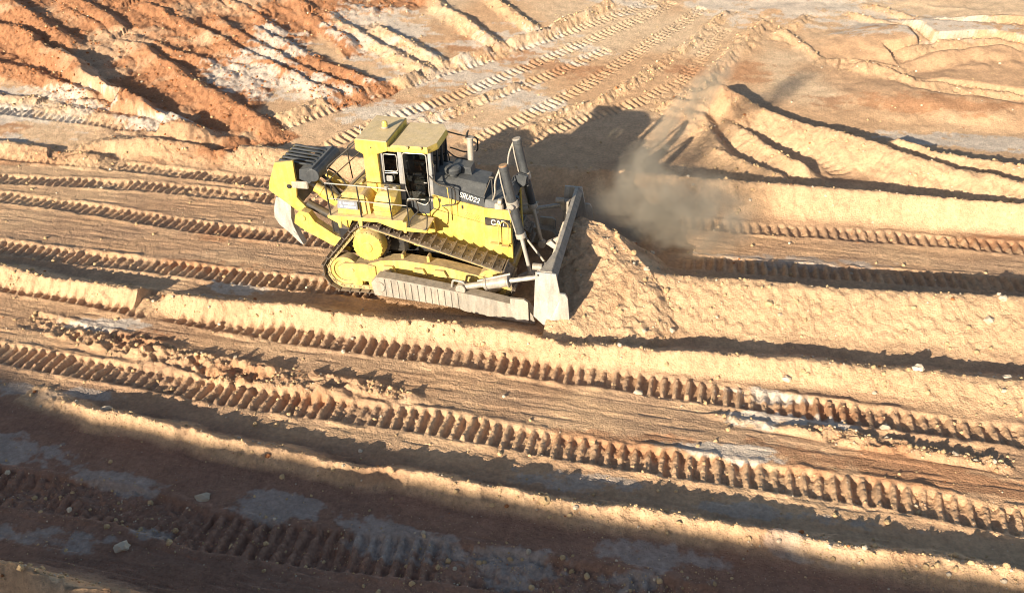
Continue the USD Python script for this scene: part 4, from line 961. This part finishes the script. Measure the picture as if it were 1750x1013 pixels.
dc = UsdGeom.Xform.Define(stage, '/World/dust_cloud')
tag(dc, 'thin brown dust cloud drifting up behind the far end of the blade', 'dust', kind='stuff')
dust('dust_low', (5.2, 25.4, 1.0), (3.2, 2.3, 1.7), (0, 0, -10), 1.9, dc)
dust('dust_column', (4.5, 27.7, 1.3), (0.95, 1.1, 1.5), (0, 14, 0), 1.9, dc)
dust('dust_streak', (6.3, 29.3, 2.9), (0.65, 0.8, 3.6), (0, 44, 25), 3.2, dc)

# ------------------------------------------------------------------ stones and clods
def stone(seed, flat=0.75):
    r = np.random.default_rng(seed)
    s = trimesh.creation.icosphere(1, 1.0)
    v = np.array(s.vertices)
    v *= (0.72 + 0.5 * r.random((len(v), 1)))
    v *= np.array([1.0, r.uniform(0.7, 1.0), flat])
    return trimesh.Trimesh(v, s.faces, process=False)


def clod_mat(name, c):
    return usdkit.material(stage, f'/World/Looks/{name}', {
        'o': ('object_info', {}), 'r': ('map_range', {'from_min': 0, 'from_max': 1, 'to_min': 0.75, 'to_max': 1.2}),
        'g': ('geometry', {}), 'n': ('noise_texture', {'scale': 18.0, 'detail': 4.0}), 'b': ('bump', {'strength': 0.5, 'distance': 0.02}),
        'm': ('vector_math', {'math_type': 'scale', 'vector1': c}), 'p': ('principled_bsdf', {'roughness': 0.95, 'specular_ior_level': 0.15})},
        [('o.random', 'r.value'), ('r.result', 'm.scale'), ('m.vector', 'p.base_color'), ('g.position', 'n.vector'), ('n.fac', 'b.height'), ('b.normal', 'p.normal')], surface='p.BSDF')


CLODS = [clod_mat('clod_tan', (0.50, 0.35, 0.19)), clod_mat('clod_red', (0.36, 0.15, 0.06)), clod_mat('clod_pale', (0.55, 0.45, 0.33))]
pi = UsdGeom.PointInstancer.Define(stage, '/World/clods')
tag(pi, 'loose clods and pebbles strewn over the ridges and track marks', 'clods', kind='stuff')
protos = []
UsdGeom.Scope.Define(stage, '/World/clods/kinds')
for k in range(6):
    m = usdkit.mesh(stage, f'/World/clods/kinds/clod_{k:03d}', stone(100 + k), CLODS[k % 3])
    protos.append(m.GetPath())
pi.CreatePrototypesRel().SetTargets(protos)
N = 60000
q = RNG.random((N * 4, 3))
py = 10.5 + 50 * q[:, 0] ** 1.7
px = (q[:, 1] * 2 - 1) * (0.6 * py + 4.5)
pz, pl, pf, pm, ph = height(px.copy(), py.copy())
keep = q[:, 2] < 0.07 + 0.8 * np.clip(pl, 0, 1) * (0.25 + 1.5 * smooth(0.4, 0.65, fbm2(px / 1.1, py / 1.1, 2, 301))) * (0.35 + 0.65 * smooth(13.0, 17.0, py + 0.3 * px))
px, py, pz, pl, pf, ph = (a[keep][:N] for a in (px, py, pz, pl, pf, ph))
size = 0.008 * (1 - RNG.random(len(px))) ** -0.5
size = np.clip(size * (0.7 + 0.6 * pl) * (0.8 + 0.2 * py / 20), 0.007, 0.07)
inside = np.zeros(len(px), bool)
ddx, ddy = px - DOZ[0], py - DOZ[1]
ulx, uly = ddx * math.cos(DA) + ddy * math.sin(DA), -ddx * math.sin(DA) + ddy * math.cos(DA)
inside = (ulx > -3.2) & (ulx < 7.5) & (np.abs(uly) < 2.6)
kind = np.where(RNG.random(len(px)) < np.where(ph > 0.5, 0.75, 0.03), 1, np.where(RNG.random(len(px)) < 0.15, 2, 0)) + 3 * (RNG.random(len(px)) < 0.5)
sel = ~inside
cx, cy, cz, cs, ck = px[sel], py[sel], (pz + size * 0.25)[sel], size[sel], kind[sel]
# more of them on the heap
n2 = 1100
hi = RNG.integers(0, hz.size, n2 * 3)
ok = (hz[hi] > 0.12) & (RNG.random(len(hi)) < 0.25 + 0.75 * smooth(5.6, 8.0, lx[hi]))
hi = hi[ok][:n2]
hs = np.clip(0.010 * (1 - RNG.random(len(hi))) ** -0.55, 0.008, 0.10)
cx, cy, cz = np.r_[cx, wx[hi] + RNG.normal(0, .01, len(hi))], np.r_[cy, wy[hi] + RNG.normal(0, .01, len(hi))], np.r_[cz, hz[hi] + hs * 0.3]
cs, ck = np.r_[cs, hs], np.r_[ck, np.where(RNG.random(len(hi)) < 0.3, 2, np.where(RNG.random(len(hi)) < 0.04, 1, 0))]
n = len(cx)
ang = RNG.random(n) * 2 * math.pi
pi.CreatePositionsAttr(Vt.Vec3fArray.FromNumpy(np.stack([cx, cy, cz], 1).astype(np.float32)))
pi.CreateScalesAttr(Vt.Vec3fArray.FromNumpy(np.repeat(cs[:, None], 3, 1).astype(np.float32)))
pi.CreateOrientationsAttr(Vt.QuathArray([Gf.Quath(float(math.cos(a / 2)), 0.0, 0.0, float(math.sin(a / 2))) for a in ang]))
pi.CreateProtoIndicesAttr(Vt.IntArray.FromNumpy(ck.astype(np.int32)))

# larger stones one can point to
STONES = [
    (10.4, 17.5, .17, 2, 'pale flat boulder on the front face of the sunlit berm ahead of the blade', ),
    (7.1, 17.6, .13, 2, 'round pale stone at the foot of the sunlit berm, nearest to the earth heap'),
    (13.7, 20.0, .12, 2, 'pale stone high on the broad middle berm near the right edge of the view'),
    (7.3, 20.4, .12, 0, 'tan stone on the broad middle berm just ahead of the earth heap'),
    (13.1, 19.4, .14, 2, 'whitish stone low on the broad middle berm near the right edge'),
    (12.6, 17.2, .12, 2, 'small whitish stone on the near berm close to the right edge of the view'),
    (-10.3, 16.85, .16, 2, 'grey round stone at the shaded foot of the small front ridge, left side'),
    (-7.1, 14.0, .17, 2, 'pale stone alone in the dark shaded ground, left of centre'),
    (-8.4, 12.6, .16, 2, 'pale stone low in the shaded lower left of the picture'),
    (0.6, 13.35, .13, 0, 'tan stone on the crest of the small front ridge, right of centre'),
    (9.0, 15.75, .13, 2, 'pale stone among the churned crawler marks at the foot of the near berm'),
    (3.2, 17.3, .12, 2, 'pale stone beside the crawler marks below the earth heap'),
]
for k, (sx_, sy_, r_, km, lab) in enumerate(STONES):
    zz = float(height(np.array([sx_]), np.array([sy_]))[0][0])
    s = stone(500 + k, 0.7)
    s = trimesh.Trimesh(s.vertices, s.faces).subdivide()
    v = np.array(s.vertices)
    v += 0.05 * (np.random.default_rng(k).random(v.shape) - 0.5)
    x = UsdGeom.Xform.Define(stage, free('/World', 'stone'))
    m = usdkit.mesh(stage, f'{x.GetPath()}/rock', trimesh.Trimesh(v * r_, s.faces, process=False), CLODS[km])
    x.AddTranslateOp().Set((sx_, sy_, zz + r_ * 0.12))
    tag(x, lab, 'stone')
